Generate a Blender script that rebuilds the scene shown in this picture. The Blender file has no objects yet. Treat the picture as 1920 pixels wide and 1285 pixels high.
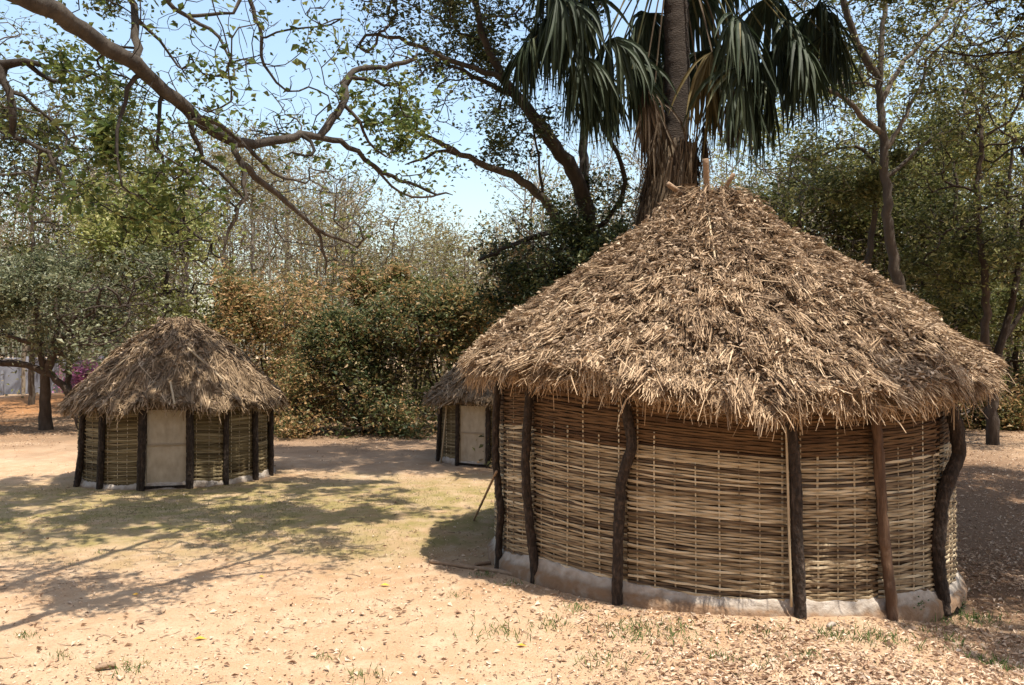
import bpy, math, random
import numpy as np
from mathutils import Vector

rng = np.random.default_rng(11)
random.seed(5)
SC = bpy.context.scene
COL = SC.collection

# ------------------------------------------------------------------ camera
H = 2.5            # eye height (m)
F = 1500.0         # focal length in pixels of the 1920 px wide photograph
HOR = 665.0        # horizon row
PITCH = math.atan((HOR - 642.5) / F)
cam_d = bpy.data.cameras.new('camera'); cam = bpy.data.objects.new('camera', cam_d); COL.objects.link(cam)
cam.location = (0, 0, H); cam.rotation_euler = (math.pi / 2 + PITCH, 0, 0)
cam_d.sensor_width = 36; cam_d.lens = 36 * F / 1920; cam_d.clip_end = 2000; cam_d.clip_start = .05
SC.camera = cam

# ------------------------------------------------------------------ sky, sun, exposure
DISP = (-.22, .26)                                   # shadow shift per metre of height
SUN_EL = math.atan(1 / math.hypot(*DISP))
SUN_AZ = math.atan2(-DISP[0], -DISP[1])              # clockwise from +Y
w = bpy.data.worlds.new('World'); SC.world = w; w.use_nodes = True
nt = w.node_tree; nt.nodes.clear()
sky = nt.nodes.new('ShaderNodeTexSky'); sky.sky_type = 'NISHITA'; sky.sun_disc = False
sky.sun_elevation = SUN_EL; sky.sun_rotation = SUN_AZ
sky.air_density = 1.6; sky.dust_density = 2.6; sky.ozone_density = 1.5; sky.altitude = 50
bg = nt.nodes.new('ShaderNodeBackground'); bg.inputs[1].default_value = .14
wo = nt.nodes.new('ShaderNodeOutputWorld')
nt.links.new(sky.outputs[0], bg.inputs[0]); nt.links.new(bg.outputs[0], wo.inputs[0])
sun_d = bpy.data.lights.new('sun', 'SUN'); sun_d.energy = 4.5; sun_d.angle = math.radians(.55); sun_d.color = (1, .93, .82)
sun = bpy.data.objects.new('sun', sun_d); COL.objects.link(sun)
sun.rotation_euler = Vector((-DISP[0], -DISP[1], 1)).to_track_quat('Z', 'Y').to_euler()
vs = SC.view_settings; vs.view_transform = 'Standard'; vs.look = 'None'; vs.gamma = 1; vs.use_curve_mapping = False
vs.exposure = .96
SC.cycles.max_bounces = 8; SC.cycles.diffuse_bounces = 4; SC.cycles.transmission_bounces = 4; SC.cycles.transparent_max_bounces = 4
SC.cycles.use_denoising = True

# ------------------------------------------------------------------ pixel <-> place
CP, SP = math.cos(PITCH), math.sin(PITCH)
def ray(px, py):
    dx = (px - 960) / F; dy = (642.5 - py) / F
    return np.array([dx, CP - dy * SP, SP + dy * CP])
def at(px, py, Y):
    d = ray(px, py); return np.array([0, 0, H]) + d * (Y / d[1])
def sstep(a, b, x):
    t = np.clip((np.asarray(x, float) - a) / (b - a), 0, 1); return t * t * (3 - 2 * t)
def G(x, y):
    x = np.asarray(x, float); y = np.asarray(y, float)
    z = -.32 * sstep(3.1, 5.1, x) * (1 - sstep(12, 19, y))
    z = z - .10 * np.exp(-((x + .4) ** 2 + (y - 10.4) ** 2) / 2.6)
    z = z + .022 * np.sin(x * 1.7 + .6 * y) * np.sin(y * 1.3 - .4 * x) * np.exp(-y / 40.)
    z = z + .7 * np.exp(-((x + 19) / 9.) ** 2 - ((y - 40) / 8.) ** 2)
    return z
def on_ground(px, py):
    d = ray(px, py); t = H / max(1e-3, -d[2])
    for _ in range(12):
        p = d * t
        t = (H - float(G(p[0], p[1]))) / max(1e-3, -d[2])
    return np.array([d[0] * t, d[1] * t, float(G(d[0] * t, d[1] * t))])

# ------------------------------------------------------------------ mesh helpers
class MB:
    def __init__(s): s.v = []; s.f = []; s.a = []; s.n = 0
    def add(s, v, f, a=0.5):
        v = np.asarray(v, float).reshape(-1, 3); f = np.asarray(f, int)
        s.v.append(v); s.f.append(f + s.n); s.n += len(v)
        a = np.asarray(a, float)
        s.a.append(np.full(len(v), float(a)) if a.ndim == 0 else a)
        return s
    def build(s, name, mat, parent=None, smooth=False, origin=None):
        V = np.concatenate(s.v); A = np.concatenate(s.a)
        off = np.array(origin if origin is not None else (root_of(parent).location if parent else (0, 0, 0)), float)
        me = bpy.data.meshes.new(name)
        me.vertices.add(len(V)); me.vertices.foreach_set('co', (V - off).astype(np.float32).ravel())
        loops = np.concatenate([f.ravel() for f in s.f]); tot = np.concatenate([np.full(len(f), f.shape[1]) for f in s.f])
        me.loops.add(len(loops)); me.loops.foreach_set('vertex_index', loops.astype(np.int32))
        me.polygons.add(len(tot)); st = np.concatenate([[0], np.cumsum(tot)[:-1]])
        me.polygons.foreach_set('loop_start', st.astype(np.int32))
        me.polygons.foreach_set('use_smooth', np.full(len(tot), smooth))
        at_ = me.attributes.new('rnd', 'FLOAT', 'POINT'); at_.data.foreach_set('value', A.astype(np.float32))
        me.update(calc_edges=True)
        me.materials.append(mat)
        o = bpy.data.objects.new(name, me); COL.objects.link(o)
        if parent: o.parent = parent
        else: o.location = off
        return o
def root_of(o):
    while o.parent: o = o.parent
    return o
def empty(name, loc, label, cat, group=None):
    o = bpy.data.objects.new(name, None); COL.objects.link(o); o.location = [float(c) for c in loc]
    o.empty_display_size = .2
    return tag(o, label, cat, group)
def tag(o, label=None, cat=None, group=None, kind=None):
    if label: o['label'] = label
    if cat: o['category'] = cat
    if group: o['group'] = group
    if kind: o['kind'] = kind
    return o
def copy_tree(o, parent=None):
    c = o.copy(); COL.objects.link(c); c.parent = parent
    for ch in list(o.children): copy_tree(ch, c)
    return c
_ang = {}
def tube(P, R, n=6, rough=0.0, squash=1.0):
    P = np.asarray(P, float); R = np.broadcast_to(np.asarray(R, float), (len(P),))
    T = np.gradient(P, axis=0); T /= np.linalg.norm(T, axis=1)[:, None] + 1e-9
    ref = np.array([0, 0, 1.]) if abs(T[0][2]) < .9 else np.array([1., 0, 0])
    u = np.cross(T[0], ref); u /= np.linalg.norm(u); U = [u]
    for i in range(1, len(P)):
        u = u - T[i] * u.dot(T[i]); u = u / (np.linalg.norm(u) + 1e-9); U.append(u)
    U = np.array(U); W = np.cross(T, U)
    a = np.arange(n) * 2 * math.pi / n
    rr = R[:, None] * (1 + (rng.normal(0, rough, (len(P), n)) if rough else 0))
    V = P[:, None] + (U[:, None] * np.cos(a)[None, :, None] + W[:, None] * np.sin(a)[None, :, None] * squash) * rr[..., None]
    i = np.arange(len(P) - 1)[:, None] * n; j = np.arange(n)[None]; k = (j + 1) % n
    q = np.stack([i + j, i + k, i + n + k, i + n + j], -1).reshape(-1, 4)
    return V.reshape(-1, 3), q
def capped(mb, P, R, n=8, rough=0., a=.5):
    P = np.asarray(P, float); R = np.broadcast_to(np.asarray(R, float), (len(P),))
    P2 = np.concatenate([P[:1], P, P[-1:]]) ; d0 = P[0] - P[1]; d1 = P[-1] - P[-2]
    P2[0] = P[0] + d0 / np.linalg.norm(d0) * .004; P2[-1] = P[-1] + d1 / np.linalg.norm(d1) * .004
    R2 = np.concatenate([[1e-4], R, [1e-4]])
    v, q = tube(P2, R2, n, rough); mb.add(v, q, a)
def resample(P, step, R=None):
    P = np.asarray(P, float); d = np.concatenate([[0], np.cumsum(np.linalg.norm(np.diff(P, axis=0), axis=1))])
    n = max(2, int(d[-1] / step) + 1); s = np.linspace(0, d[-1], n)
    # smooth (Catmull-like) via cubic hermite
    out = np.stack([np.interp(s, d, P[:, k]) for k in range(3)], 1)
    for _ in range(2):
        o2 = out.copy(); o2[1:-1] = .25 * out[:-2] + .5 * out[1:-1] + .25 * out[2:]; out = o2
    if R is None: return out
    return out, np.interp(s, d, R)
def box(mb, c, s, rz=0, a=.5):
    x, y, z = np.array(s) / 2
    v = np.array([[i, j, k] for k in (-z, z) for j in (-y, y) for i in (-x, x)])
    cr, sr = math.cos(rz), math.sin(rz)
    v = np.stack([v[:, 0] * cr - v[:, 1] * sr, v[:, 0] * sr + v[:, 1] * cr, v[:, 2]], 1) + np.array(c)
    mb.add(v, [[0, 2, 3, 1], [4, 5, 7, 6], [0, 1, 5, 4], [2, 6, 7, 3], [0, 4, 6, 2], [1, 3, 7, 5]], a)
def unit(v): return v / (np.linalg.norm(v, axis=-1, keepdims=True) + 1e-9)
def leaf_cards(mb, P, L, Wd, up=.4, a=None, dirs=None, fold=.25, flat=False):
    """many small folded leaves: base, side, tip, side"""
    n = len(P); P = np.asarray(P); L = np.broadcast_to(L, (n,)); Wd = np.broadcast_to(Wd, (n,))
    d = unit(rng.normal(0, 1, (n, 3)) * np.array([1, 1, .55])) if dirs is None else dirs
    nn = unit(rng.normal(0, 1, (n, 3)) + np.array([0, 0, up * 3]))
    s = unit(np.cross(d, nn)); nn = np.cross(s, d)
    b = P - d * (L / 2)[:, None]; t = P + d * (L / 2)[:, None] - nn * (L * .12)[:, None]
    m = P - d * (L * .05)[:, None] + nn * (Wd * fold)[:, None]
    l = m + s * (Wd / 2)[:, None]; r = m - s * (Wd / 2)[:, None]
    V = np.stack([b, l, t, r], 1).reshape(-1, 3)
    i = np.arange(n)[:, None] * 4
    f = np.concatenate([i + np.array([[0, 2, 1]]), i + np.array([[0, 3, 2]])])
    a = rng.random(n) if a is None else a
    mb.add(V, f, np.repeat(a, 4))

# ------------------------------------------------------------------ materials
def new_mat(name):
    m = bpy.data.materials.new(name); m.use_nodes = True; t = m.node_tree; t.nodes.clear()
    return m, t, t.nodes.new, t.links.new
def ramp_node(t, stops):
    r = t.nodes.new('ShaderNodeValToRGB'); e = r.color_ramp.elements
    while len(e) < len(stops): e.new(.5)
    for k, (p, c) in enumerate(stops): e[k].position = p; e[k].color = (*c, 1)
    return r
def attr_mat(name, stops, noise=6., namt=.35, rough=.85, transl=0., spec=.25, bump=0., bscale=40., stretch=None, seed_obj=False, tint=None):
    """colour picked by the piece's own random number, broken up by noise in space"""
    m, t, N, L = new_mat(name)
    at_ = N('ShaderNodeAttribute'); at_.attribute_name = 'rnd'
    tc = N('ShaderNodeTexCoord'); mp = N('ShaderNodeMapping'); L(tc.outputs['Object'], mp.inputs[0])
    if stretch: mp.inputs['Scale'].default_value = stretch
    nz = N('ShaderNodeTexNoise'); nz.inputs['Scale'].default_value = noise; nz.inputs['Detail'].default_value = 4
    L(mp.outputs[0], nz.inputs['Vector'])
    ad = N('ShaderNodeMath'); ad.operation = 'MULTIPLY_ADD'; L(nz.outputs[0], ad.inputs[0]); ad.inputs[1].default_value = namt * 2
    sb = N('ShaderNodeMath'); sb.operation = 'SUBTRACT'; L(at_.outputs['Fac'], sb.inputs[0]); sb.inputs[1].default_value = namt
    L(sb.outputs[0], ad.inputs[2])
    rp = ramp_node(t, stops); L(ad.outputs[0], rp.inputs[0])
    p = N('ShaderNodeBsdfPrincipled'); L(rp.outputs[0], p.inputs['Base Color'])
    p.inputs['Roughness'].default_value = rough; p.inputs['Specular IOR Level'].default_value = spec
    o = N('ShaderNodeOutputMaterial')
    if bump:
        n2 = N('ShaderNodeTexNoise'); n2.inputs['Scale'].default_value = bscale; n2.inputs['Detail'].default_value = 6
        L(mp.outputs[0], n2.inputs['Vector'])
        b = N('ShaderNodeBump'); b.inputs['Strength'].default_value = bump; b.inputs['Distance'].default_value = .03
        L(n2.outputs[0], b.inputs['Height']); L(b.outputs[0], p.inputs['Normal'])
    if transl:
        tr = N('ShaderNodeBsdfTranslucent'); L(rp.outputs[0], tr.inputs[0])
        mx = N('ShaderNodeMixShader'); mx.inputs[0].default_value = transl
        L(p.outputs[0], mx.inputs[1]); L(tr.outputs[0], mx.inputs[2]); L(mx.outputs[0], o.inputs[0])
    else: L(p.outputs[0], o.inputs[0])
    return m
def leafm(name, cols, transl=.4, rough=.5, spec=.4, noise=.7, namt=.25):
    k = len(cols) - 1
    return attr_mat(name, [(i / k, c) for i, c in enumerate(cols)], noise, namt, rough, transl, spec)
M = {}
M['bark_brown'] = attr_mat('bark_brown', [(0, (.015, .0125, .01)), (.5, (.038, .031, .025)), (1, (.105, .088, .07))], 9, .4, .95, bump=.8, bscale=30, stretch=(1, 1, .35))
M['bark_dark'] = attr_mat('bark_dark', [(0, (.018, .013, .01)), (.5, (.045, .033, .025)), (1, (.11, .085, .065))], 9, .4, .95, bump=.8, bscale=30, stretch=(1, 1, .35))
M['bark_grey'] = attr_mat('bark_grey', [(0, (.035, .029, .023)), (.5, (.085, .069, .054)), (1, (.2, .165, .13))], 6, .4, .95, bump=.6, bscale=25, stretch=(1, 1, .4))
M['bark_far'] = attr_mat('bark_far', [(0, (.1, .083, .063)), (.5, (.18, .15, .115)), (1, (.3, .26, .205))], 2, .3, .95)
M['leaf_bough'] = leafm('leaf_bough', [(.035, .06, .015), (.07, .105, .025), (.12, .16, .04), (.22, .23, .07)])
M['leaf_silver'] = leafm('leaf_silver', [(.045, .06, .025), (.1, .115, .055), (.17, .18, .095), (.27, .27, .16)], .3, .5, .4)
M['leaf_pale'] = leafm('leaf_pale', [(.14, .17, .045), (.23, .25, .07), (.33, .33, .11), (.42, .4, .17)], .4)
M['leaf_dark'] = leafm('leaf_dark', [(.018, .032, .012), (.036, .055, .02), (.07, .09, .03), (.14, .14, .05)], .35)
M['leaf_olive'] = leafm('leaf_olive', [(.034, .045, .013), (.075, .088, .023), (.14, .145, .043), (.24, .22, .085)], .45)
M['leaf_rust'] = leafm('leaf_rust', [(.075, .09, .03), (.17, .16, .055), (.38, .235, .1), (.48, .31, .155)], .4, namt=.4)
M['leaf_mixed'] = leafm('leaf_mixed', [(.04, .055, .02), (.095, .11, .038), (.2, .175, .065), (.42, .25, .105)], .35, namt=.45)
M['leaf_shrub'] = leafm('leaf_shrub', [(.028, .046, .016), (.07, .09, .03), (.15, .15, .055), (.36, .22, .095)], .35, namt=.38)
M['leaf_tan'] = leafm('leaf_tan', [(.15, .125, .06), (.25, .21, .1), (.31, .26, .135), (.2, .22, .075)], .4)
M['leaf_pink'] = leafm('leaf_pink', [(.11, .08, .06), (.34, .1, .23), (.45, .2, .36)], .35)
M['frond_green'] = attr_mat('frond_green', [(0, (.014, .022, .012)), (.5, (.034, .05, .026)), (.8, (.075, .095, .05)), (1, (.2, .17, .08))], 1.5, .25, .62, .25, .25)
M['frond_dead'] = attr_mat('frond_dead', [(0, (.03, .021, .015)), (.5, (.09, .065, .042)), (1, (.22, .17, .115))], 2, .25, .8, .2)
M['frond_yellow'] = attr_mat('frond_yellow', [(0, (.05, .04, .014)), (.5, (.13, .1, .035)), (1, (.2, .15, .06))], 2, .25, .7, .25)
M['palm_trunk'] = attr_mat('palm_trunk', [(0, (.02, .015, .012)), (.5, (.045, .035, .028)), (1, (.09, .072, .058))], 5, .4, .95, bump=1, bscale=20, stretch=(1, 1, 3))
M['straw_big'] = attr_mat('straw_big', [(0, (.065, .041, .025)), (.3, (.175, .114, .068)), (.58, (.38, .266, .164)), (1, (.63, .475, .315))], 1.6, .3, .8, .12, .2)
M['straw_left'] = attr_mat('straw_left', [(0, (.085, .056, .034)), (.35, (.2, .138, .082)), (.7, (.33, .235, .145)), (1, (.5, .37, .24))], 1.3, .25, .85, .1, .2)
M['roof_under'] = attr_mat('roof_under', [(0, (.05, .033, .02)), (1, (.13, .09, .055))], 12, .5, 1)
M['dry_leaf'] = attr_mat('dry_leaf', [(0, (.13, .07, .04)), (.25, (.28, .17, .105)), (.55, (.48, .34, .23)), (1, (.66, .54, .42))], 8, .1, .75, .15, .3)
M['dry_leaf_roof'] = attr_mat('dry_leaf_roof', [(0, (.1, .065, .042)), (.5, (.33, .24, .16)), (1, (.58, .46, .33))], 8, .1, .8, .1, .3)
M['yellow_leaf'] = attr_mat('yellow_leaf', [(0, (.55, .3, .03)), (1, (.6, .42, .06))], 8, .2, .6, .2)
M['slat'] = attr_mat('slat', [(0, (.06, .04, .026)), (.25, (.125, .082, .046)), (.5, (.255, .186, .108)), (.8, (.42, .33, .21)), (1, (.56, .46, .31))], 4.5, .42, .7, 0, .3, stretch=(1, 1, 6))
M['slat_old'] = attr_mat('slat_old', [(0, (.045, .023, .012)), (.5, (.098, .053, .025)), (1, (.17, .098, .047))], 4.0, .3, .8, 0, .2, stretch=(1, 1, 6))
M['slat_left'] = attr_mat('slat_left', [(0, (.05, .035, .017)), (.5, (.16, .12, .06)), (1, (.34, .27, .155))], 4.0, .3, .8, 0, .2, stretch=(1, 1, 6))
M['stake'] = attr_mat('stake', [(0, (.22, .16, .1)), (.5, (.42, .335, .22)), (1, (.6, .51, .36))], 6, .3, .7)
M['post'] = attr_mat('post', [(0, (.012, .009, .007)), (.5, (.035, .025, .019)), (.8, (.075, .053, .04)), (.93, (.2, .155, .115)), (1, (.34, .28, .22))], 30, .75, .95, bump=1., bscale=45, stretch=(1, 1, .4))
M['post_red'] = attr_mat('post_red', [(0, (.03, .018, .012)), (.5, (.1, .058, .036)), (1, (.25, .16, .1))], 18, .5, .9, bump=1., bscale=40, stretch=(1, 1, .15))
M['pole'] = attr_mat('pole', [(0, (.12, .075, .05)), (.5, (.25, .17, .11)), (1, (.42, .31, .22))], 12, .4, .85, bump=.5, bscale=40)
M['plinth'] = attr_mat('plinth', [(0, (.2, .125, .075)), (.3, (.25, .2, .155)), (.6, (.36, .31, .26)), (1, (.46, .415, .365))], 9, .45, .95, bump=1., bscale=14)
M['door'] = attr_mat('door', [(0, (.2, .165, .11)), (.5, (.4, .335, .245)), (1, (.55, .47, .36))], 7, .4, .8, 0, .25, bump=.1, bscale=60, stretch=(1.5, 1.5, .8))
M['door_frame'] = attr_mat('door_frame', [(0, (.2, .16, .11)), (1, (.42, .35, .26))], 10, .4, .8)
M['wall_paint'] = attr_mat('wall_paint', [(0, (.13, .14, .17)), (1, (.3, .32, .37))], 1.5, .4, .9)
M['grass'] = attr_mat('grass', [(0, (.045, .1, .022)), (.6, (.1, .17, .045)), (1, (.24, .25, .09))], 3, .2, .6, .35)
M['dry_turf'] = attr_mat('dry_turf', [(0, (.09, .1, .03)), (.5, (.18, .16, .055)), (1, (.32, .26, .12))], 2, .25, .7, .3)
M['weed'] = leafm('weed', [(.025, .06, .015), (.05, .1, .025), (.08, .14, .035)], .3)

def ground_mat():
    m, t, N, L = new_mat('ground')
    tc = N('ShaderNodeTexCoord'); P = tc.outputs['Object']
    def noise(s, det=5, rough=.6, vec=P):
        n = N('ShaderNodeTexNoise'); n.inputs['Scale'].default_value = s; n.inputs['Detail'].default_value = det; n.inputs['Roughness'].default_value = rough
        L(vec, n.inputs['Vector']); return n.outputs[0]
    def mix(f, a, b):
        x = N('ShaderNodeMix'); x.data_type = 'RGBA'
        if isinstance(f, float): x.inputs[0].default_value = f
        else: L(f, x.inputs[0])
        for k, c in ((6, a), (7, b)):
            if isinstance(c, tuple): x.inputs[k].default_value = (*c, 1)
            else: L(c, x.inputs[k])
        return x.outputs[2]
    def rmp(v, a, b):
        r = N('ShaderNodeMapRange'); r.inputs[1].default_value = a; r.inputs[2].default_value = b; L(v, r.inputs[0]); return r.outputs[0]
    def at_blob(cx, cy, rx, ry, lo, hi):                       # a patch of different ground colour
        mp = N('ShaderNodeMapping'); mp.inputs['Location'].default_value = (-cx / rx, -cy / ry, 0); mp.inputs['Scale'].default_value = (1 / rx, 1 / ry, 0)
        L(P, mp.inputs[0]); ln = N('ShaderNodeVectorMath'); ln.operation = 'LENGTH'; L(mp.outputs[0], ln.inputs[0])
        ad = N('ShaderNodeMath'); ad.operation = 'ADD'; L(ln.outputs['Value'], ad.inputs[0])
        nn = N('ShaderNodeMath'); nn.operation = 'MULTIPLY_ADD'; L(noise(.7, 6), nn.inputs[0]); nn.inputs[1].default_value = 1.2; nn.inputs[2].default_value = -.6
        L(nn.outputs[0], ad.inputs[1]); return rmp(ad.outputs[0], hi, lo)
    c = mix(rmp(noise(.5), .35, .65), (.345, .213, .118), (.39, .268, .168))
    c = mix(rmp(noise(3.5), .45, .75), c, (.45, .335, .225))
    c = mix(rmp(noise(45, 3), .5, .8), c, (.24, .15, .09))
    c = mix(rmp(noise(160, 2), .56, .8), c, (.54, .43, .32))
    moss = at_blob(-4.2, 13.2, 8.5, 3.6, .55, 1.15)
    mm = N('ShaderNodeMath'); mm.operation = 'MULTIPLY'; L(moss, mm.inputs[0]); L(rmp(noise(2.2, 6, .7), .3, .6), mm.inputs[1])
    c = mix(mm.outputs[0], c, (.225, .18, .07))
    red = at_blob(-18, 32, 13, 10, .6, 1.1)
    c = mix(red, c, (.3, .145, .06))
    brown = at_blob(8.5, 14, 5.2, 11, .6, 1.2)  # litter brown, darkened to paint in the shade right of and behind the hut
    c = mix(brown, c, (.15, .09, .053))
    b2 = at_blob(1, 27.5, 22, 8.5, .7, 1.25)  # far litter brown, with the shade band behind the clearing put into the colour
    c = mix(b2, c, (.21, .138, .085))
    p = N('ShaderNodeBsdfPrincipled'); p.inputs['Roughness'].default_value = .95; p.inputs['Specular IOR Level'].default_value = .1
    L(c, p.inputs['Base Color'])
    b = N('ShaderNodeBump'); b.inputs['Strength'].default_value = .55; b.inputs['Distance'].default_value = .03
    ad = N('ShaderNodeMath'); ad.operation = 'ADD'; L(noise(9, 8, .7), ad.inputs[0]); L(noise(70, 4, .7), ad.inputs[1])
    L(ad.outputs[0], b.inputs['Height']); L(b.outputs[0], p.inputs['Normal'])
    o = N('ShaderNodeOutputMaterial'); L(p.outputs[0], o.inputs[0])
    return m
M['ground'] = ground_mat()

# ------------------------------------------------------------------ ground
def axis(lo, hi, fine_lo, fine_hi, step, grow=1.18):
    a = list(np.arange(fine_lo, fine_hi, step)); s = step
    while a[-1] < hi: s *= grow; a.append(a[-1] + s)
    s = step
    while a[0] > lo: s *= grow; a.insert(0, a[0] - s)
    return np.array(a)
gx = axis(-600, 600, -8, 8, .11); gy = axis(-400, 900, 4, 18, .11)
X, Y = np.meshgrid(gx, gy)
fade = np.exp(-np.maximum(0, Y - 16) / 12)
Z = G(X, Y) + rng.normal(0, .0045, X.shape) * fade
nx, ny = len(gx), len(gy)
i = (np.arange(ny - 1)[:, None] * nx + np.arange(nx - 1)[None]).ravel()
g = MB().add(np.stack([X, Y, Z], -1), np.stack([i, i + 1, i + nx + 1, i + nx], -1))
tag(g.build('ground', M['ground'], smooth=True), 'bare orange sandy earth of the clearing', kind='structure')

# ------------------------------------------------------------------ huts
def cyl_hit(px, py, c, R):
    """where the line of sight through a pixel meets the upright cylinder round the hut's centre (near side)"""
    d = ray(px, py); dx, dy = d[0], d[1]
    A = dx * dx + dy * dy; B = -2 * (dx * c[0] + dy * c[1]); C = c[0] ** 2 + c[1] ** 2 - R * R
    D = B * B - 4 * A * C
    t = (-B - math.sqrt(max(D, 0))) / (2 * A)
    p = np.array([0, 0, H]) + d * t
    th = math.atan2(p[0] - c[0], -(p[1] - c[1]))
    return th, p
def pol(c, th, r, z):
    return np.stack(np.broadcast_arrays(c[0] + r * np.sin(th), c[1] - r * np.cos(th), z), -1)

def thatch(c, prof, eave_dz, Re, n, Lr, wd, course, front=0.72, layer=.08, seed=0):
    """straw laid in courses on the roof surface. prof: (r, z) table from eave to top."""
    pr = np.array(prof)
    s_tab = np.concatenate([[0], np.cumsum(np.hypot(np.diff(pr[:, 0]), np.diff(pr[:, 1])))]); S = s_tab[-1]
    e0 = np.array([pr[0, 0] - pr[1, 0], pr[0, 1] - pr[1, 1]]); e0 /= np.linalg.norm(e0)
    def surf(th, s, lift):
        r = np.interp(s, s_tab, pr[:, 0]); z = np.interp(s, s_tab, pr[:, 1])
        out = np.maximum(0, -s); r = r + e0[0] * out * .8; z = z + e0[1] * out - out * out * .5
        z = z + eave_dz(th) * (np.clip(r / Re, 0, 1.1)) ** 3
        i = np.clip(np.searchsorted(s_tab, s) - 1, 0, len(s_tab) - 2)
        tr = pr[i + 1, 0] - pr[i, 0]; tz = pr[i + 1, 1] - pr[i, 1]; l = np.hypot(tr, tz)
        nr, nz = tz / l, -tr / l
        # lumpy surface
        bump = .035 * np.sin(th * 9 + s * 3) + .03 * np.sin(th * 17 - s * 5) + .02 * np.sin(th * 31 + s * 11)
        return pol(c, th, r + nr * (lift + bump), z + nz * (lift + bump))
    r_at = lambda s: np.interp(s, s_tab, pr[:, 0])
    # choose course position weighted by circumference
    ncs = int(S / course)
    sb = np.arange(ncs) * course
    wts = r_at(sb) + .12; wts[0] *= 1.7
    ci = rng.choice(ncs, n, p=wts / wts.sum())
    th = np.where(rng.random(n) < front, rng.uniform(-1.75, 1.75, n), rng.uniform(-math.pi, math.pi, n))
    wob = .05 * np.sin(th * 7 + ci * 1.7) + .04 * np.sin(th * 15 + ci * 2.9)
    s0 = sb[ci] + wob + np.where(rng.random(n) < .2, rng.normal(0, .1, n), rng.normal(0, .03, n)) - np.where(ci == 0, .02, 0)
    L = rng.uniform(*Lr, n)
    s0 = np.where((ci == 0) & (rng.random(n) < .05), s0 - rng.uniform(0, .14, n), s0)
    # clumps share a lean
    cl = np.floor((th + ci * .37) * 16).astype(int)
    lean = (np.sin(cl * 12.9898 + ci * 78.233) * 43758.5453 % 1 - .5) * .5
    dth = (lean * .7 + rng.normal(0, .2, n)) * L / (r_at(s0 + L) * .5 + r_at(s0) * .5 + .15)
    wild = rng.random(n) < .1
    dth = np.where(wild, dth * 4, dth)
    lay = layer * (1 + .6 * np.sin(cl * 3.7)) * rng.uniform(.2, 1, n)
    top = np.minimum(s0 + L, S - .01)
    p0 = surf(th + dth, top, .005 + lay * .15)
    p1 = surf(th + dth * .45, s0 * .55 + top * .45, .01 + lay * .75)
    p2 = surf(th, s0, lay)
    fly = (rng.random(n) < .04)[:, None]
    p2 = p2 + fly * rng.normal(0, .05, (n, 3))
    d = unit(p2 - p0)
    nrm = unit(pol((0, 0), th, 1., np.full(n, .9)))
    sd = unit(np.cross(d, nrm) + nrm * rng.normal(0, .45, n)[:, None]) * (wd * rng.uniform(.5, 1.3, n) / 2)[:, None]
    V = np.stack([p0 - sd * .7, p0 + sd * .7, p1 - sd, p1 + sd, p2 - sd * .6, p2 + sd * .6], 1).reshape(-1, 3)
    k = np.arange(n)[:, None] * 6
    f = np.concatenate([k + [[0, 1, 3, 2]], k + [[2, 3, 5, 4]]])
    clr = (np.sin(cl * 7.13 + ci * 3.3) * 999.7) % 1
    a = np.clip(.26 + .28 * clr + rng.normal(.08, .22, n) - .16 * s0 / S, 0, 1)
    return MB().add(V, f, np.repeat(a, 6)), surf, S

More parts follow.
